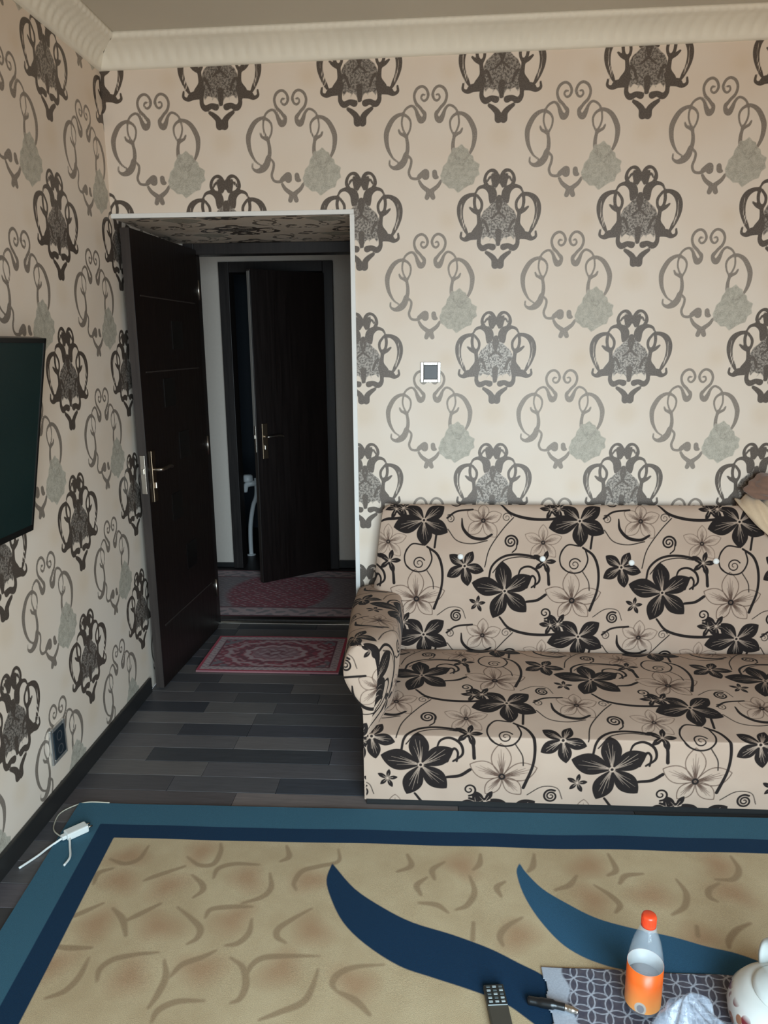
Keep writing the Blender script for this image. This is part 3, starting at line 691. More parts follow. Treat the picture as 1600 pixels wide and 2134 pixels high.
def carpet_material():
    k = N('carpet_pile'); v = k.coord(); f = k.noise(v, 500, 2); b = k.noise(v, 7, 3)
    base = k.mix(k.map(b, 0.35, 0.65), RGB(192,168,132), RGB(204,182,146))
    base = k.mix(k.math('MULTIPLY', k.map(k.attr('blot'), -0.06, 0.012, 1, 0), 0.75), base, RGB(176,138,104))
    c = k.mix(k.math('MULTIPLY', k.map(k.attr('swirl'), -0.003, 0.003, 1, 0), 0.75), base, RGB(152,126,96))
    TEAL, NAVY = RGB(60,102,122), RGB(16,50,78)
    c = k.mix(k.map(k.attr('navy'), -0.002, 0.002, 1, 0), c, NAVY)
    c = k.mix(k.map(k.attr('teal'), -0.002, 0.002, 1, 0), c, RGB(48,90,118))
    r = k.attr('rim')
    c = k.mix(k.map(r, 0.182, 0.185, 1, 0), c, NAVY); c = k.mix(k.map(r, 0.113, 0.116, 1, 0), c, TEAL)
    k.set(Base_Color=k.mix(k.map(f, 0.3, 0.7, 0, 0.3), c, (0.01, 0.01, 0.01, 1)), Roughness=0.95, Specular_IOR_Level=0.08, Sheen_Weight=0.05)
    k.bump(f, 0.5, 0.002); return k.m
M_CARPET = carpet_material()
big_carpet()
# ------------------------------------------------------------------ sofa fabric
FK = 1/1494.0; FW, FH = 0.645, 0.485
def fabric_tiles():
    ink = Tile(FW, FH, 0.0015, FK, 0, 1000); ln = Tile(FW, FH, 0.0015, FK, 0, 1000)
    wht = Tile(FW, FH, 0.0015, FK, 0, 1000)
    def petal(c, ang, R, w, n=16):
        a = math.radians(ang); ca, sa = math.cos(a), math.sin(a); out = []
        for s in (1, -1):
            T = np.linspace(0, 1, n) if s > 0 else np.linspace(1, 0, n)[1:-1]
            for t in T:
                hw = 0.5*w*R*math.sin(math.pi*t**1.15)**0.85 if 0 < t < 1 else 0
                x, y = R*t, s*hw; out.append((c[0]+x*ca-y*sa, c[1]-(x*sa+y*ca)))
        return out
    def black(c, tips, w=0.5, veins=True):
        for ang, R in tips: ink.poly(petal(c, ang, R, w))
        if veins:
            for ang, R in tips:
                for da, r1, ww in ((-12, 0.55, 2.2), (-5, 0.74, 3), (4, 0.80, 3.2), (12, 0.58, 2.2)):
                    a = math.radians(ang+da)
                    wht.stroke([(c[0]+R*0.09*math.cos(a), c[1]-R*0.09*math.sin(a)), (c[0]+R*r1*0.5*math.cos(a), c[1]-R*r1*0.5*math.sin(a)), (c[0]+R*r1*math.cos(a+0.04), c[1]-R*r1*math.sin(a+0.04))], [ww*1.25, ww, 1.2], smooth=False)
            wht.disc(c, 15)
            DOTS.append((c, 8))
    DOTS = []
    def outline(c, tips, w=0.55, lw=4.0, heart=15):
        for ang, R in tips:
            p = petal(c, ang, R, w); ln.stroke(p+[p[0]], lw, smooth=False)
            for da, r1 in ((-12, 0.5), (-6, 0.72), (0, 0.82), (6, 0.7), (12, 0.5)):
                a = math.radians(ang+da)
                ln.stroke([(c[0]+R*0.08*math.cos(a), c[1]-R*0.08*math.sin(a)), (c[0]+R*r1*math.cos(a), c[1]-R*r1*math.sin(a))], [lw*1.3, lw*0.45], smooth=False)
        HEARTS.append((c, heart))
    HEARTS = []
    def spiral(c, r, turns, w, a0=0, ccw=1, T=None):
        T = T or ink; n = int(turns*12)
        w = w*1.3+1; T.stroke([(c[0]+r*(1-0.85*i/n)*math.cos(a0+ccw*i*math.pi/6), c[1]-r*(1-0.85*i/n)*math.sin(a0+ccw*i*math.pi/6)) for i in range(n+1)], [w*(1-0.4*i/n) for i in range(n+1)], n=3)
    # stems and tendrils first
    S = [([(700,260),(760,218),(860,205)], 8), ([(792,262),(800,325),(850,378),(925,390),(978,362)], [5,12,14,13,9]), ([(705,330),(760,400),(850,420),(950,400)], 4),
         ([(1112,255),(1045,330),(965,450),(935,565)], 4),
         ([(960,645),(980,560),(1050,500),(1150,485),(1260,510),(1320,580),(1332,670)], [8,9,10,10,11,11,13]), ([(985,600),(1050,525),(1150,500),(1245,512)], 4),
         ([(1140,625),(1160,575),(1210,560),(1262,592),(1272,650),(1225,690)], [5,8,9,10,9,7]), ([(1195,780),(1260,770),(1312,735)], [10,12,12]),
         ([(1030,880),(1090,950),(1200,985),(1330,990),(1440,970)], [8,11,13,12,9]), ([(575,440),(640,490),(670,580),(665,700),(620,830)], [8,11,11,10,12]), ([(632,368),(622,445)], 9),
         ([(552,430),(480,425),(436,490),(446,560),(505,597),(570,585),(605,520),(590,452)], 6), ([(470,430),(440,470),(438,540),(470,580)], 3), ([(575,590),(610,650),(616,705)], 4),
         ([(1133,420),(1128,450),(1105,472)], 5), ([(640,872),(715,822),(790,828),(818,890)], 3), ([(1310,900),(1350,912),(1385,905)], 8),
         ([(230,690),(262,620),(285,640),(280,690)], [12,9,8,7])]
    for p, w in S: ink.stroke(p, [q*1.35+1.5 for q in w] if hasattr(w, '__len__') else w*1.35+1.5)
    spiral((525,545), 40, 1.7, 6, 0.5); spiral((1095,405), 43, 2.1, 9, -0.4); spiral((760,875), 38, 2.2, 8, 1.0); spiral((720,265), 28, 1.6, 4.5, 2.2, -1); spiral((1070,255), 30, 1.6, 4, 0.2); spiral((1310,850), 36, 1.5, 8, -1.6)
    outline((510,770), [(93,186), (17,184), (158,176), (231,130), (-45,140)], 0.54, 5.4, 18)
    outline((925,275), [(88,110), (20,120), (150,115), (222,125), (-52,130)], 0.6, 4.4, 14)
    outline((1295,410), [(90,112), (18,120), (156,122), (228,112), (-50,118)], 0.5, 3.8, 13)
    black((555,275), [(135,140), (36,158), (-27,168), (-88,162), (193,196)], 0.60)
    black((1060,715), [(95,188), (30,192), (-44,188), (247,186), (166,212)], 0.56)
    black((810,560), [(143,120), (61,106), (-14,124), (-81,128), (212,130)], 0.55)
    for c, R, a0 in (((890,795),58,80), ((340,530),80,75), ((1390,920),82,60), ((1345,205),72,100)):
        black(c, [(a0+72*i, R*(1 if i % 2 else 0.92)) for i in range(5)], 0.42, False); wht.disc(c, R*0.1)
        for i in range(5):
            a = math.radians(a0+72*i); wht.stroke([c, (c[0]+R*0.5*math.cos(a), c[1]-R*0.5*math.sin(a))], [4, 1.5], smooth=False)
    ink.a = np.maximum(ink.a, -wht.a)
    for c, r in DOTS: ink.disc(c, r)
    for c, r in HEARTS: ink.disc(c, r); ink.disc(c, r*0.42, -1)
    return ink, ln
T_INK, T_LINE = fabric_tiles()
def fabric_attrs(U, V):
    """U, V in fabric pattern units (V downwards)"""
    u, v = U*FK, (1000-V)*FK
    return dict(ink=T_INK.sample(u, v), line=T_LINE.sample(u, v))
def fabric_material():
    k = N('floral_velour'); v = k.coord(); f = k.noise(v, 600, 2); b = k.noise(v, 5, 2)
    base = k.mix(k.map(b, 0.3, 0.7), RGB(180,155,137), RGB(190,166,148))
    lnm = k.map(k.attr('line'), -0.0012, 0.0012, 1, 0)
    c = k.mix(k.math('MULTIPLY', lnm, 0.92), base, RGB(84,62,52))
    ink = k.map(k.attr('ink'), -0.0012, 0.0012, 1, 0)
    c = k.mix(ink, c, k.mix(f, RGB(30,25,24), RGB(48,41,39)))
    k.set(Base_Color=c, Roughness=0.88, Specular_IOR_Level=0.12, Sheen_Weight=0.04, Sheen_Roughness=0.4); k.bump(f, 0.25, 0.001); return k.m
M_FAB = fabric_material()
def arclen(p):
    p = np.array(p); return np.concatenate([[0], np.cumsum(np.hypot(*(p[1:]-p[:-1]).T))])
def resample(pts, step):
    c = np.array(pts); s = arclen(c); n = max(2, int(s[-1]/step)); t = np.linspace(0, s[-1], n+1)
    return np.stack([np.interp(t, s, c[:, 0]), np.interp(t, s, c[:, 1])], -1), t
SX0, SX1 = 1.075, 2.965
sofa = thing('sofa', 'beige sofa with bold black and outlined flower print against the back wall', 'sofa', (2.02, -0.45, 0.0))
def sofa_seat():
    prof = [(-0.843, 0.026), (-0.846, 0.10), (-0.846, 0.2)] + [tuple(p) for p in catmull([(-0.846, 0.262), (-0.8452, 0.2685), (-0.840, 0.2725), (-0.80, 0.280), (-0.72, 0.294), (-0.62, 0.308), (-0.45, 0.318), (-0.30, 0.315), (-0.20, 0.305), (-0.14, 0.285), (-0.11, 0.25)], 10)]
    pr, s = resample(prof, 0.0026)
    xs = spaced((SX0, 2.66, 0.0026), (2.66, SX1, 0.004))
    X = np.repeat(xs[:, None], len(s), 1); Y = np.repeat(pr[None, :, 0], len(xs), 0); Z = np.repeat(pr[None, :, 1], len(xs), 0)
    seat_part = np.clip((Y+0.80)/0.1, 0, 1)
    Z = Z + seat_part*0.005*np.sin(X*5.1+0.4)*np.sin((Y+0.8)*4)
    at = fabric_attrs(1060+(X-1.270)/FK, 715-(s[None, :]+0*X-0.137)/FK)
    v, f = box_faces((SX0+0.004, -0.84, 0.027), (SX1-0.004, -0.02, 0.252))
    o = grid_obj('seat', np.stack([X, Y, Z], -1), M_FAB, sofa, attrs=at, extra=(v, f)); return o
sofa_seat()
box('plinth', (SX0+0.006, -0.836, 0.0), (SX1-0.006, -0.03, 0.0268), M_DARKBASE, sofa, 0.002)
def sofa_back():
    prof = [tuple(p) for p in catmull([(-0.13, 0.24), (-0.165, 0.29), (-0.178, 0.36), (-0.170, 0.47), (-0.145, 0.62), (-0.115, 0.77), (-0.095, 0.86), (-0.082, 0.893), (-0.060, 0.908), (-0.03, 0.910), (-0.012, 0.895), (-0.008, 0.84)], 10)] + [(-0.008, 0.5), (-0.008, 0.14)]
    pr, s = resample(prof, 0.0026)
    keep = np.concatenate([np.arange(0, np.searchsorted(s, 0.70)), np.arange(np.searchsorted(s, 0.70), len(s), 25)]); pr, s = pr[keep], s[keep]
    w = spaced((0.0, 1.60, 0.0026), (1.60, 1.86, 0.004))
    W = np.repeat(w[:, None], len(s), 1); Z = np.repeat(pr[None, :, 1], len(w), 0); Y = np.repeat(pr[None, :, 0], len(w), 0)
    xl = 1.055+0.045*np.clip((Z-0.5)/0.4, 0, 1); xr = 2.985-0.045*np.clip((Z-0.5)/0.4, 0, 1)
    corner = np.clip(1-(W/0.035), 0, 1)**2; Z = Z-0.022*corner*np.clip((Z-0.8)/0.1, 0, 1)
    X = xl+W/1.86*(xr-xl)
    mid = -0.092; Yc = np.where(Y < -0.02, Y+(mid-Y)*(corner*0.55), Y)
    zb = np.interp(0.559, pr[:np.argmax(pr[:, 1]), 1], s[:np.argmax(pr[:, 1])])
    at = fabric_attrs(1060+(X-1.612)/FK, 715-(s[None, :]+0*X-zb)/FK)
    ends = []
    v, f = [], []
    for side in (0, -1):
        b = len(v); v += [tuple(p) for p in np.stack([X[side], Yc[side], Z[side]], -1)[::6]]; n = len(v)-b
        f.append(tuple(range(b, b+n)) if side == 0 else tuple(range(b, b+n))[::-1])
    grid_obj('backrest', np.stack([X, Yc, Z], -1), M_FAB, sofa, attrs=at, extra=(v, f))
    return pr
BACK = sofa_back()
def arm_section(t):
    """t 0 front .. 1 back -> outline (x, z) from outer foot over the roll to the inner foot"""
    xl = 1.010-0.035*min(1, t*1.3); bul = 0.066*min(1, t/0.22)**0.7; xr = 1.122+bul
    zt = 0.603-0.055*t
    k = [(1.076, 0.026), (1.076, 0.20), (1.075, 0.33), (1.068-0.012*t, 0.375), (1.036-0.03*t, 0.425-0.02*t), (xl, 0.485-0.035*t), (xl+0.006, 0.545-0.045*t), (xl+0.026, zt-0.014), ((xl+xr)/2-0.006, zt+0.002),
         (xr-0.022, zt-0.014), (xr-0.002, zt-0.055), (xr+0.004, 0.48-0.02*t), (xr-0.004, 0.40), (xr-0.018, 0.33), (xr-0.035, 0.27), (xr-0.04, 0.16)]
    return np.array(catmull(k, 8))
def sofa_arm(mirror):
    ts = np.concatenate([np.linspace(0, 0.03, 6), np.linspace(0.03, 1, 230 if not mirror else 120)[1:]])
    secs = []
    for t in ts:
        c = arm_section(t)
        if t < 0.03:      # soft turn at the front edge
            q = 1-math.sqrt(max(0, 1-(1-t/0.03)**2)); ctr = np.array([1.09, 0.42]); c = c + (ctr-c)*0.035*q*np.clip((c[:, 1:2]-0.3)/0.1, 0, 1)
        sp, s = resample(c, 0.0035 if not mirror else 0.006); secs.append((sp, s))
    m = max(len(s) for _, s in secs)
    G = np.zeros((len(ts), m, 3)); U = np.zeros((len(ts), m)); V = np.zeros((len(ts), m))
    for i, (t, (sp, s)) in enumerate(zip(ts, secs)):
        q = np.linspace(0, s[-1], m); y = -0.846+t*0.80
        G[i, :, 0] = np.interp(q, s, sp[:, 0]); G[i, :, 1] = y; G[i, :, 2] = np.interp(q, s, sp[:, 1])
        U[i] = 300+(q-0.9)/FK; V[i] = 300-(y+0.6)/FK
    # front face: ruled between the outer and the inner outline of the first section
    c0 = arm_section(0); c0 = c0 + (np.array([1.09, 0.42])-c0)*0.035*np.clip((c0[:, 1:2]-0.3)/0.1, 0, 1)
    top = int(np.argmax(c0[:, 1])); zz = np.linspace(0.026, c0[top, 1]-1e-4, 180 if not mirror else 90)
    xl = np.interp(zz, c0[:top+1, 1], c0[:top+1, 0]); inn = c0[top:][::-1]; xr = np.interp(zz, inn[:, 1], inn[:, 0]); xr = np.where(zz < 0.27, np.minimum(xr, 1.12), xr)
    ww = np.linspace(0, 1, 44 if not mirror else 22); FX = xl[None]+ww[:, None]*(xr-xl)[None]; FZ = np.repeat(zz[None], len(ww), 0)
    bul = 0.010*(1-(2*ww[:, None]-1)**4)*np.clip((FZ-0.33)/0.08, 0, 1)
    F = np.stack([FX, np.full_like(FX, -0.8462)-bul-0.0008, FZ], -1)
    fa = fabric_attrs(1060+(FX-1.22)/FK, 715-(FZ-0.151)/FK)
    if mirror:
        G[..., 0] = 4.04-G[..., 0]; F[..., 0] = 4.04-F[..., 0]; G = G[:, ::-1]; U = U[:, ::-1]; V = V[:, ::-1]; F = F[::-1]; fa = {k: a[::-1] for k, a in fa.items()}
    a = grid_obj('armrest', G[::-1], M_FAB, sofa, attrs={k: x[::-1] for k, x in fabric_attrs(U, V).items()})
    grid_obj('armrest_front', F, M_FAB, a, attrs=fa)
sofa_arm(False); sofa_arm(True)
M_PEARL = simple('crystal_button', RGB(250,248,244), 0.1, var=0.02, spec=0.9)
for bx, bz in ((1.427, 0.700), (1.767, 0.694), (2.13, 0.681), (2.47, 0.69), (2.80, 0.69)):
    i = np.argmin(np.abs(BACK[:200, 1]-bz)); by = BACK[i, 0]
    v = lathe('crystal_button', [(0.0, 0.014), (0.007, 0.012), (0.012, 0.007), (0.0135, 0.0), (0.0, -0.002)][::-1], (0, 0, 0), M_PEARL, sofa, n=16)
    R = Matrix.Rotation(math.radians(80), 4, 'X')
    for q in v.data.vertices:
        q.co = R @ (q.co + ORG[sofa]) + Vector((bx, by-0.001, bz)) - ORG[sofa]

# ------------------------------------------------------------------ television on the left wall
M_TV = simple('tv_black_plastic', RGB(16,18,18), 0.35, var=0.1)
def screen_material():
    k = N('tv_screen'); v = k.coord(); f = k.noise(v, 3, 2)
    k.set(Base_Color=k.mix(f, RGB(22,38,38), RGB(30,48,47)), Roughness=0.22, Specular_IOR_Level=0.45); return k.m
tv = thing('television', 'black flat television tilted forward on the left wall', 'television', (0.05, -1.48, 1.0))
def tvx():
    a = Vector((0.162-0.056, 0, 1.595-1.009)).normalized()      # up along the panel
    n = Vector((a.z, 0, -a.x))                                   # faces the room, slightly down
    # local: x -> n, y -> world y, z -> a
    return Matrix(((n.x, 0, a.x, 0.056), (0, 1, 0, 0), (n.z, 0, a.z, 1.009), (0, 0, 0, 1)))
tx = tvx(); H = 0.595; Y1, Y0 = -0.95, -2.02
box('cabinet', (-0.034, Y0, 0.0), (-0.004, Y1, H), M_TV, tv, 0.006, xf=tx)
scr = box('screen', (-0.0045, Y0+0.012, 0.02), (-0.002, Y1-0.012, H-0.014), screen_material(), tv, 0.0, xf=tx)
bmz = bmesh.new()
for lo, hi in (((-0.005, Y0, 0), (0.0, Y1, 0.020)), ((-0.005, Y0, H-0.014), (0.0, Y1, H)), ((-0.005, Y0, 0), (0.0, Y0+0.012, H)), ((-0.005, Y1-0.012, 0), (0.0, Y1, H))): add_box(bmz, lo, hi, 0.001, 1, tx)
bmobj('bezel', bmz, M_TV, tv)
box('wall_bracket', (0.0008, -1.60, 1.22), (0.03, -1.36, 1.42), M_TV, tv, 0.003)
box('bracket_arm', (0.02, -1.52, 1.28), (0.075, -1.44, 1.40), M_TV, tv, 0.003)

# ------------------------------------------------------------------ switch and socket
M_SILVER = simple('silver_frame', RGB(214,212,208), 0.22, metal=0.8, var=0.04)
M_ROCK = simple('graphite_insert', RGB(74,75,78), 0.4, var=0.08)
M_SOCK = simple('dark_socket', RGB(30,42,50), 0.35, var=0.1)
sw = thing('light_switch', 'square silver-framed light switch with a grey rocker on the back wall', 'switch', (1.298, -0.001, 1.415))
def frame4(name, lo, hi, t, axis, m, parent, bev=0.002):
    bm = bmesh.new()
    (x0, y0, z0), (x1, y1, z1) = lo, hi
    if axis == 'y':
        for a, b in (((x0, y0, z0), (x0+t, y1, z1)), ((x1-t, y0, z0), (x1, y1, z1)), ((x0+t, y0, z0), (x1-t, y1, z0+t)), ((x0+t, y0, z1-t), (x1-t, y1, z1))): add_box(bm, a, b, bev)
    else:
        for a, b in (((x0, y0, z0), (x1, y0+t, z1)), ((x0, y1-t, z0), (x1, y1, z1)), ((x0, y0+t, z0), (x1, y1-t, z0+t)), ((x0, y0+t, z1-t), (x1, y1-t, z1))): add_box(bm, a, b, bev)
    return bmobj(name, bm, m, parent)
frame4('switch_frame', (1.257, -0.0105, 1.414), (1.340, -0.0008, 1.497), 0.013, 'y', M_SILVER, sw)
box('rocker', (1.270, -0.0125, 1.427), (1.327, -0.001, 1.484), M_ROCK, sw, 0.0025)
so = thing('wall_socket', 'silver-framed dark power socket low on the left wall', 'socket', (0.001, -0.857, 0.16))
frame4('socket_frame', (0.0008, -0.908, 0.160), (0.011, -0.806, 0.290), 0.014, 'x', M_SILVER, so)
box('socket_insert', (0.001, -0.894, 0.174), (0.0135, -0.820, 0.276), M_SOCK, so, 0.002)
for zc in (0.200, 0.250):
    v, f = [], []
    for r, xx in ((0.018, 0.0136), (0.018, 0.0142), (0.015, 0.0142), (0.014, 0.0137)):
        for k in range(20): v.append((xx, -0.857+r*math.cos(k*math.pi/10), zc+r*math.sin(k*math.pi/10)))
    for i in range(3):
        for k in range(20): f.append((i*20+k, i*20+(k+1) % 20, (i+1)*20+(k+1) % 20, (i+1)*20+k))
    pyobj('socket_well', v, f, M_ROCK, so)

# ------------------------------------------------------------------ extension block with its cables
M_CABLE = simple('white_cable', RGB(222,224,220), 0.45, var=0.03); M_CREAM = simple('cream_cable', RGB(196,190,172), 0.5, var=0.04)
ex = thing('extension_block', 'white extension block with trailing cables on the carpet corner', 'extension lead', (0.145, -1.065, 0.012))
th = math.atan2(-1.030+1.100, 0.182-0.118); cz = 0.0135
ext_xf = Matrix.Translation((0.150, -1.064, cz)) @ Matrix.Rotation(th, 4, 'Z')
box('block', (-0.036, -0.018, 0.0), (0.034, 0.018, 0.024), M_CABLE, ex, 0.004, xf=ext_xf)
box('collar', (-0.050, -0.010, 0.004), (-0.035, 0.010, 0.018), M_CABLE, ex, 0.003, xf=ext_xf)
for s in (-1, 1):
    p = [ext_xf @ Vector((0.033, s*0.009, 0.012)), ext_xf @ Vector((0.048, s*0.009, 0.012))]; tube('pin', p, 0.003, M_METAL, ex, n=8)
e0 = ext_xf @ Vector((-0.046, 0.004, 0.009)); e1 = ext_xf @ Vector((-0.046, 0.0, 0.009)); e2 = ext_xf @ Vector((-0.030, -0.016, 0.008))
tube('cable', catmull([e0, (0.070, -1.055, 0.014), (0.042, -1.005, 0.003), (0.032, -0.945, 0.003), (0.060, -0.902, 0.004), (0.110, -0.892, 0.0145), (0.186, -0.892, 0.0145)], 8), 0.0022, M_CREAM, ex, n=8)
tube('cable', catmull([e1, (0.085, -1.130, 0.008), (0.068, -1.165, 0.0045), (0.040, -1.222, 0.0045)], 8), 0.0038, M_CABLE, ex, n=8)
tube('cable', catmull([e2, (0.158, -1.130, 0.0165), (0.182, -1.180, 0.0165), (0.182, -1.218, 0.0165)], 8), 0.0036, M_CABLE, ex, n=8)
# ------------------------------------------------------------------ things on the carpet in the foreground
CZ = 0.013
def cloth_obj():
    xs = np.arange(1.585, 2.42, 0.003); ys = np.arange(-2.35, -1.528, 0.003); ys = np.concatenate([np.arange(-2.35, -1.86, 0.02), np.arange(-1.86, -1.528, 0.003)])
    X, Y = np.meshgrid(xs, ys, indexing='ij')
    y_top = -1.532-0.012*(X-1.6)
    Yw = Y+(y_top+1.531)*np.clip((Y+2.35)/0.8, 0, 1)
    # overlapping circles lattice
    p = 0.058; a = math.radians(35); U = (X*math.cos(a)+Yw*math.sin(a)); V = (-X*math.sin(a)+Yw*math.cos(a))
    d = np.full(X.shape, 1.0)
    for ox, oy in ((0, 0), (0.5, 0.5)):
        du = (U/p-ox+0.5) % 1-0.5; dv = (V/p-oy+0.5) % 1-0.5
        for sx in (-1, 0, 1):
            for sy in (-1, 0, 1):
                d = np.minimum(d, np.abs(np.hypot(du+sx, dv+sy)-0.5)*p)
    left = X-1.585-0.006*np.sin(Yw*70)
    lace = np.clip(left-0.055, -0.02, 0.02)
    Z = CZ+0.0042+0.0012*np.sin(X*23+Yw*9)+0.0008*np.sin(Yw*31)
    mask_edge = (left > 0)[:-1, :-1]
    o = grid_obj('tablecloth', np.stack([X, Yw, Z], -1), M_CLOTH, attrs=dict(lat=d, lace=lace), mask=mask_edge, org=(2.0, -1.94, CZ))
    m = o.modifiers.new('thickness', 'SOLIDIFY'); m.thickness = 0.0012; m.offset = -1
    tag(o, 'grey tablecloth with a white lattice of circles spread on the carpet', 'tablecloth')
def cloth_material():
    k = N('lattice_cloth'); v = k.coord(); f = k.noise(v, 60, 3); w = k.noise(v, 220, 2)
    base = k.mix(k.map(f, 0.3, 0.7), RGB(66,66,80), RGB(88,84,92))
    c = k.mix(k.map(k.attr('lat'), 0.0006, 0.0026, 0.85, 0), base, RGB(182,186,196))
    c = k.mix(k.map(k.attr('lace'), -0.003, 0.003, 1, 0), c, k.mix(w, RGB(150,156,168), RGB(186,192,202)))
    k.set(Base_Color=c, Roughness=0.6, Specular_IOR_Level=0.3); k.bump(w, 0.3, 0.001); return k.m
M_CLOTH = cloth_material(); cloth_obj()
TZ = CZ+0.0066
# bottle
def clear(name, c, rough, alpha_t=1.0, ior=1.45):
    k = N(name); v = k.coord(); f = k.noise(v, 20, 2)
    k.set(Base_Color=c, Roughness=k.map(f, 0.3, 0.7, rough, rough+0.04), Transmission_Weight=alpha_t, IOR=ior); return k.m
def thin_film(name, c, rough, amount):
    k = N(name); v = k.coord(); f = k.noise(v, 14, 2); tr = k.n('ShaderNodeBsdfTransparent'); mx = k.n('ShaderNodeMixShader')
    k.set(Base_Color=c, Roughness=rough, Specular_IOR_Level=0.8); k.l(k.map(f, 0.3, 0.7, amount*0.7, amount*1.3), mx.inputs[0])
    k.l(tr.outputs[0], mx.inputs[1]); k.l(k.b.outputs[0], mx.inputs[2]); k.l(mx.outputs[0], k.o.inputs['Surface']); return k.m
M_PET = thin_film('clear_plastic', RGB(222,228,234), 0.07, 0.11); M_DRINK = simple('dark_drink', RGB(84,36,26), 0.1, var=0.05)
M_CAP = simple('orange_cap', RGB(236,72,36), 0.35, var=0.05)
def label_material():
    k = N('bottle_label'); tc = k.n('ShaderNodeTexCoord'); sp = k.n('ShaderNodeSeparateXYZ'); k.l(tc.outputs['Object'], sp.inputs[0])
    x, y, z = sp.outputs
    c = k.mix(k.map(z, 0.012, 0.09), RGB(252,172,96), RGB(242,104,34))
    dx = k.math('ADD', x, 0.016); dz = k.math('SUBTRACT', z, 0.030)
    r = k.math('SQRT', k.math('ADD', k.math('MULTIPLY', k.math('MULTIPLY', dx, dx), 1.0), k.math('MULTIPLY', k.math('MULTIPLY', dz, dz), 0.5)))
    c = k.mix(k.map(r, 0.0115, 0.0125, 1, 0), c, RGB(196,186,176)); c = k.mix(k.map(r, 0.0072, 0.0080, 1, 0), c, RGB(142,138,142))
    k.set(Base_Color=c, Roughness=0.35); return k.m
bt = thing('drink_bottle', 'plastic drink bottle with orange cap and orange label on the tablecloth', 'bottle', (1.808, -1.640, TZ))
bc = (1.808, -1.640, TZ)
outer = [(0.0, 0.004), (0.020, 0.002), (0.032, 0.0), (0.038, 0.006), (0.040, 0.016), (0.0405, 0.09), (0.0405, 0.126), (0.0395, 0.14), (0.0365, 0.160), (0.031, 0.185), (0.024, 0.205), (0.017, 0.220), (0.0145, 0.228), (0.0145, 0.240)]
inner = [(max(0, r-0.0012), z+0.0012 if i < 4 else z) for i, (r, z) in enumerate(outer)][::-1]
lathe('body', outer+inner, bc, M_PET, bt, n=48, closed=True)
lathe('drink', [(0.0, 0.0062), (0.020, 0.0042), (0.031, 0.0025), (0.0360, 0.008), (0.0380, 0.017), (0.0384, 0.04), (0.0384, 0.086), (0.0, 0.086)], bc, M_DRINK, bt, n=40)
lb = lathe('label', [(0.0414, 0.018), (0.0416, 0.06), (0.0414, 0.124), (0.0411, 0.124), (0.0412, 0.06), (0.0411, 0.018), (0.0414, 0.018)], bc, label_material(), bt, n=48, closed=True)
lathe('label_backing', [(0.04105, 0.018), (0.04105, 0.124), (0.0408, 0.124), (0.0408, 0.018), (0.04105, 0.018)], bc, M_WHITE, lb, n=48, closed=True)
cap = lathe('cap', [(0.0, 0.256), (0.012, 0.256), (0.0155, 0.254), (0.0165, 0.250), (0.0165, 0.236), (0.0170, 0.231), (0.0170, 0.226), (0.0, 0.226)][::-1], bc, M_CAP, bt, n=36)
lathe('neck_ring', [(0.0140, 0.219), (0.0195, 0.219), (0.0195, 0.2225), (0.0140, 0.2225), (0.0140, 0.219)], bc, M_PET, bt, n=36, closed=True)
v, f = [], []
for kk in range(36):
    a = kk*math.pi/18; r = 0.0165; add_tube(v, f, [(bc[0]+r*math.cos(a), bc[1]+r*math.sin(a), bc[2]+0.233), (bc[0]+r*math.cos(a), bc[1]+r*math.sin(a), bc[2]+0.250)], 0.0007, 4)
pyobj('cap_ribs', v, f, M_CAP, cap)

# kettle
M_ENAMEL = simple('white_enamel', RGB(222,228,226), 0.12, var=0.02, spec=0.6)
def enamel_flowers():
    k = N('enamel_with_flowers'); v = k.coord(); tc = k.n('ShaderNodeTexCoord'); sp = k.n('ShaderNodeSeparateXYZ'); k.l(tc.outputs['Object'], sp.inputs[0])
    vo = k.n('ShaderNodeTexVoronoi'); vo.inputs['Scale'].default_value = 34; k.l(v, vo.inputs['Vector'])
    low = k.map(sp.outputs[2], 0.066, 0.078, 1, 0); flower = k.math('MULTIPLY', k.map(vo.outputs['Distance'], 0.40, 0.46, 1, 0), low)
    col = k.n('ShaderNodeSeparateColor'); k.l(vo.outputs['Color'], col.inputs[0])
    fc = k.mix(k.map(col.outputs[0], 0.45, 0.5), RGB(122,40,48), RGB(168,118,92))
    k.set(Base_Color=k.mix(flower, RGB(222,224,220), fc), Roughness=0.14, Specular_IOR_Level=0.6); return k.m
kt = thing('teapot', 'white enamel kettle with red flowers round its side at the right edge', 'kettle', (2.118, -1.690, TZ))
kc = (2.118, -1.690, TZ)
lathe('body', [(0.0, 0.0), (0.098, 0.0), (0.114, 0.006), (0.124, 0.022), (0.127, 0.045), (0.123, 0.066), (0.111, 0.084), (0.094, 0.096), (0.080, 0.102), (0.0, 0.103)], kc, enamel_flowers(), kt, n=56)
ld = lathe('lid', [(0.078, 0.1025), (0.078, 0.106), (0.070, 0.112), (0.052, 0.120), (0.030, 0.126), (0.0, 0.128)], kc, M_ENAMEL, kt, n=48)
lathe('knob', [(0.007, 0.127), (0.007, 0.134), (0.014, 0.138), (0.015, 0.146), (0.009, 0.151), (0.0, 0.152)], kc, simple('black_knob', RGB(24,24,26), 0.3), ld, n=24)
ha = math.radians(-82); hd = Vector((math.cos(ha), math.sin(ha), 0))
hp = [Vector(kc)+hd*s+Vector((0, 0, z)) for s, z in ((-0.098, 0.082), (-0.104, 0.120), (-0.092, 0.160), (-0.055, 0.188), (0.0, 0.196), (0.055, 0.188), (0.092, 0.160), (0.104, 0.120), (0.098, 0.082))]
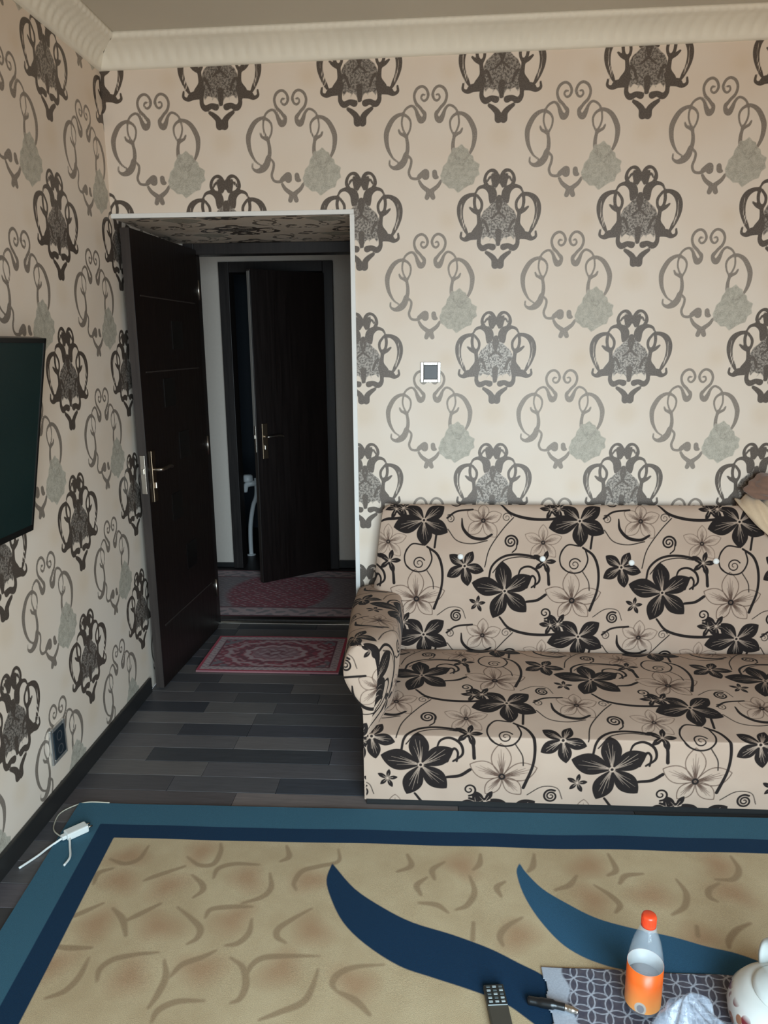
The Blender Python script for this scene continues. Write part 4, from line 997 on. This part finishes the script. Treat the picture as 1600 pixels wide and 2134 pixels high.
def strap(name, pts, wv, th, m, parent):
    P = [Vector(p) for p in catmull(pts, 6)]; v, f = [], []
    for i, p in enumerate(P):
        t = (P[min(i+1, len(P)-1)]-P[max(0, i-1)]).normalized(); side = Vector(wv).normalized(); nn = t.cross(side).normalized()
        w = 0.5*Vector(wv).length
        for a, b in ((-1, -1), (-0.6, -1.4), (0.6, -1.4), (1, -1), (1, 1), (0.6, 1.4), (-0.6, 1.4), (-1, 1)): v.append(tuple(p+side*a*w+nn*b*th/2.8))
    n = 8
    for i in range(len(P)-1):
        for k in range(n): f.append((i*n+k, i*n+(k+1) % n, (i+1)*n+(k+1) % n, (i+1)*n+k))
    f.append(tuple(range(n))[::-1]); f.append(tuple((len(P)-1)*n+k for k in range(n)))
    return pyobj(name, v, f, m, parent, None, True)
hw = Vector((-hd.y, hd.x, 0))*0.026
hn = strap('handle', hp, hw, 0.012, M_ENAMEL, kt)
for s in (-1, 1):
    c = Vector(kc)+hd*s*0.1045+Vector((0, 0, 0.088)); strap('handle_lug', [c-hd*s*0.012+Vector((0, 0, -0.014)), c, c+hd*s*0.004+Vector((0, 0, 0.02))], hw*0.7, 0.012, M_METAL, hn)
sp = [Vector(kc)+Vector(o) for o in ((0.095, 0.03, 0.03), (0.130, 0.045, 0.050), (0.150, 0.055, 0.085), (0.172, 0.065, 0.110))]
tube('spout', catmull(sp, 6), list(np.linspace(0.024, 0.012, 19)), M_ENAMEL, kt, n=16)

# crumpled clear bag
def bag():
    k = N('clear_film'); v = k.coord(); f = k.noise(v, 26, 4, 0.6)
    tr = k.n('ShaderNodeBsdfTransparent'); mx = k.n('ShaderNodeMixShader')
    k.set(Base_Color=k.mix(f, RGB(150,162,182), RGB(214,222,234)), Roughness=0.14, Specular_IOR_Level=0.7); k.bump(f, 0.6, 0.01)
    k.l(k.map(f, 0.38, 0.68, 0.10, 0.55), mx.inputs[0]); k.l(tr.outputs[0], mx.inputs[1]); k.l(k.b.outputs[0], mx.inputs[2]); k.l(mx.outputs[0], k.o.inputs['Surface'])
    n, m = 64, 30; V = []; c = Vector((1.885, -1.800, TZ+0.001))
    for j in range(m+1):
        t = j/m
        for i in range(n):
            a = 2*math.pi*i/n
            r = (0.105*(1-t)**0.62+0.006)*(1+0.16*math.sin(3*a+2.2*t*3)+0.10*math.sin(7*a-4*t+1)+0.05*math.sin(13*a+9*t))
            if t < 0.06: r *= 0.75+t*4
            z = 0.168*t**0.9*(1+0.05*math.sin(2*a)) + 0.006*math.sin(9*a+11*t)*t*(1-t)*4
            V.append((c.x-0.03*t+r*math.cos(a)*1.05, c.y+0.02*t+r*math.sin(a)*0.85, c.z+max(0, z)))
    F = [(j*n+i, j*n+(i+1) % n, (j+1)*n+(i+1) % n, (j+1)*n+i) for j in range(m) for i in range(n)]
    b = len(V); V.append((c.x-0.03, c.y+0.02, c.z+0.176)); F += [(m*n+i, m*n+(i+1) % n, b) for i in range(n)]
    o = pyobj('plastic_bag', V, F, k.m, None, tuple(c), True)
    tag(o, 'crumpled translucent plastic bag between the bottle and the kettle', 'bag')
bag()

# remote control
rm = thing('remote_control', 'slim black remote control with printed keys lying on the carpet', 'remote', (1.462, -1.70, CZ))
rd = Vector((0.008, -0.0805, 0)).normalized(); rxf = Matrix(((rd.y*-1, rd.x, 0, 1.4575), (rd.x, rd.y, 0, -1.604), (0, 0, 1, CZ+0.001), (0, 0, 0, 1)))
# local x across, local y along the body towards the photographer
box('body', (-0.025, 0.0, 0.0), (0.025, 0.165, 0.016), simple('remote_body', RGB(66,62,54), 0.5), rm, 0.004, xf=rxf)
M_PANEL = simple('remote_panel', RGB(28,32,32), 0.4); M_KEY = simple('remote_key', RGB(150,158,158), 0.5); M_KEYD = simple('remote_key_dark', RGB(70,80,82), 0.5)
box('key_panel', (-0.0235, 0.003, 0.0155), (0.0235, 0.060, 0.0172), M_PANEL, rm, 0.0005, xf=rxf, seg=1)
for r in range(5):
    for q in range(3):
        cx, cy = -0.0150+q*0.0150, 0.010+r*0.0105
        box('key', (cx-0.0048, cy-0.0030, 0.0168), (cx+0.0048, cy+0.0030, 0.0186), M_KEY if (r+q) % 2 or r == 4 else M_KEYD, rm, 0.0008, xf=rxf, seg=1)
box('panel_edge', (-0.0235, 0.0600, 0.0158), (0.0235, 0.0618, 0.0176), M_KEY, rm, 0.0004, xf=rxf, seg=1)

# black-handled utensil by the cloth edge
ut = thing('utensil', 'slim black-handled utensil with a shiny metal end beside the lattice cloth', 'utensil', (1.59, -1.655, TZ))
up = [Vector(p) for p in ((1.535, -1.640, CZ+0.010), (1.562, -1.646, CZ+0.011), (1.595, -1.654, CZ+0.014), (1.622, -1.660, CZ+0.014))]
tube('grip', catmull(up, 6), [0.005]+[0.0100]*6+[0.0115]*6+[0.0085]*6, simple('black_grip', RGB(20,22,24), 0.3), ut, n=14)
tube('metal_end', catmull([(1.620, -1.6595, CZ+0.014), (1.630, -1.6625, CZ+0.0135), (1.642, -1.667, CZ+0.013), (1.652, -1.671, CZ+0.0125)], 6), [0.0072]*6+[0.0078]*6+[0.0062]*6+[0.003], M_METAL, ut, n=12)

# brown and beige cloth thrown over the sofa back
def scarf():
    t = thing('throw_cloth', 'crumpled brown and beige cloth lying over the sofa back at the right', 'cloth', (2.68, -0.07, 0.90))
    def lump(name, c, s, m, seed, amp, lean=0.0):
        bm = bmesh.new(); bmesh.ops.create_icosphere(bm, subdivisions=5, radius=1.0)
        for v in bm.verts:
            p = v.co.copy(); w = amp*(math.sin(4.1*p.x+seed+2.2*p.z)+0.6*math.sin(7.3*p.y-3.1*p.z+seed*2)+0.5*math.sin(9.7*p.z+5*p.x+seed))
            p = p*(1+w); v.co = Vector((c[0]+p.x*s[0]+lean*p.z, c[1]+p.y*s[1], c[2]+p.z*s[2]))
        return bmobj(name, bm, m, t, None, True)
    MB_ = simple('brown_plush', RGB(126,96,80), 0.95, var=0.12, nscale=120, bump=0.4, sheen=0.3); MC_ = simple('beige_plush', RGB(206,180,150), 0.95, var=0.08, nscale=120, bump=0.3, sheen=0.3)
    lump('brown_fold', (2.690, -0.075, 0.985), (0.105, 0.065, 0.055), MB_, 1.0, 0.10)
    lump('brown_fold', (2.735, -0.12, 0.935), (0.05, 0.035, 0.04), MB_, 3.2, 0.12)
    # draped beige strips
    for i, (pts, w) in enumerate((([(2.60, -0.03, 0.935), (2.60, -0.085, 0.925), (2.625, -0.125, 0.895), (2.66, -0.140, 0.855), (2.71, -0.150, 0.81)], 0.075), ([(2.70, -0.03, 0.945), (2.69, -0.09, 0.935), (2.72, -0.135, 0.90), (2.77, -0.150, 0.85), (2.82, -0.165, 0.79)], 0.085))):
        P = [Vector(p) for p in catmull(pts, 7)]; V = []; n = 9
        for k, p in enumerate(P):
            tt = (P[min(k+1, len(P)-1)]-P[max(0, k-1)]).normalized(); sd = Vector((0.9, -0.1, 0.35)); sd = (sd-tt*sd.dot(tt)).normalized()
            nn = sd.cross(tt)
            if nn.y > 0: nn = -nn
            for q in range(n):
                a = q/(n-1)-0.5; V.append(tuple(p+sd*a*w+nn*0.008*math.sin(a*9+k*0.25+i)))
        F = [(k*n+q, k*n+q+1, (k+1)*n+q+1, (k+1)*n+q) for k in range(len(P)-1) for q in range(n-1)]
        o = pyobj('beige_fold', V, F, MC_, t, None, True); sm = o.modifiers.new('thickness', 'SOLIDIFY'); sm.thickness = 0.006
scarf()
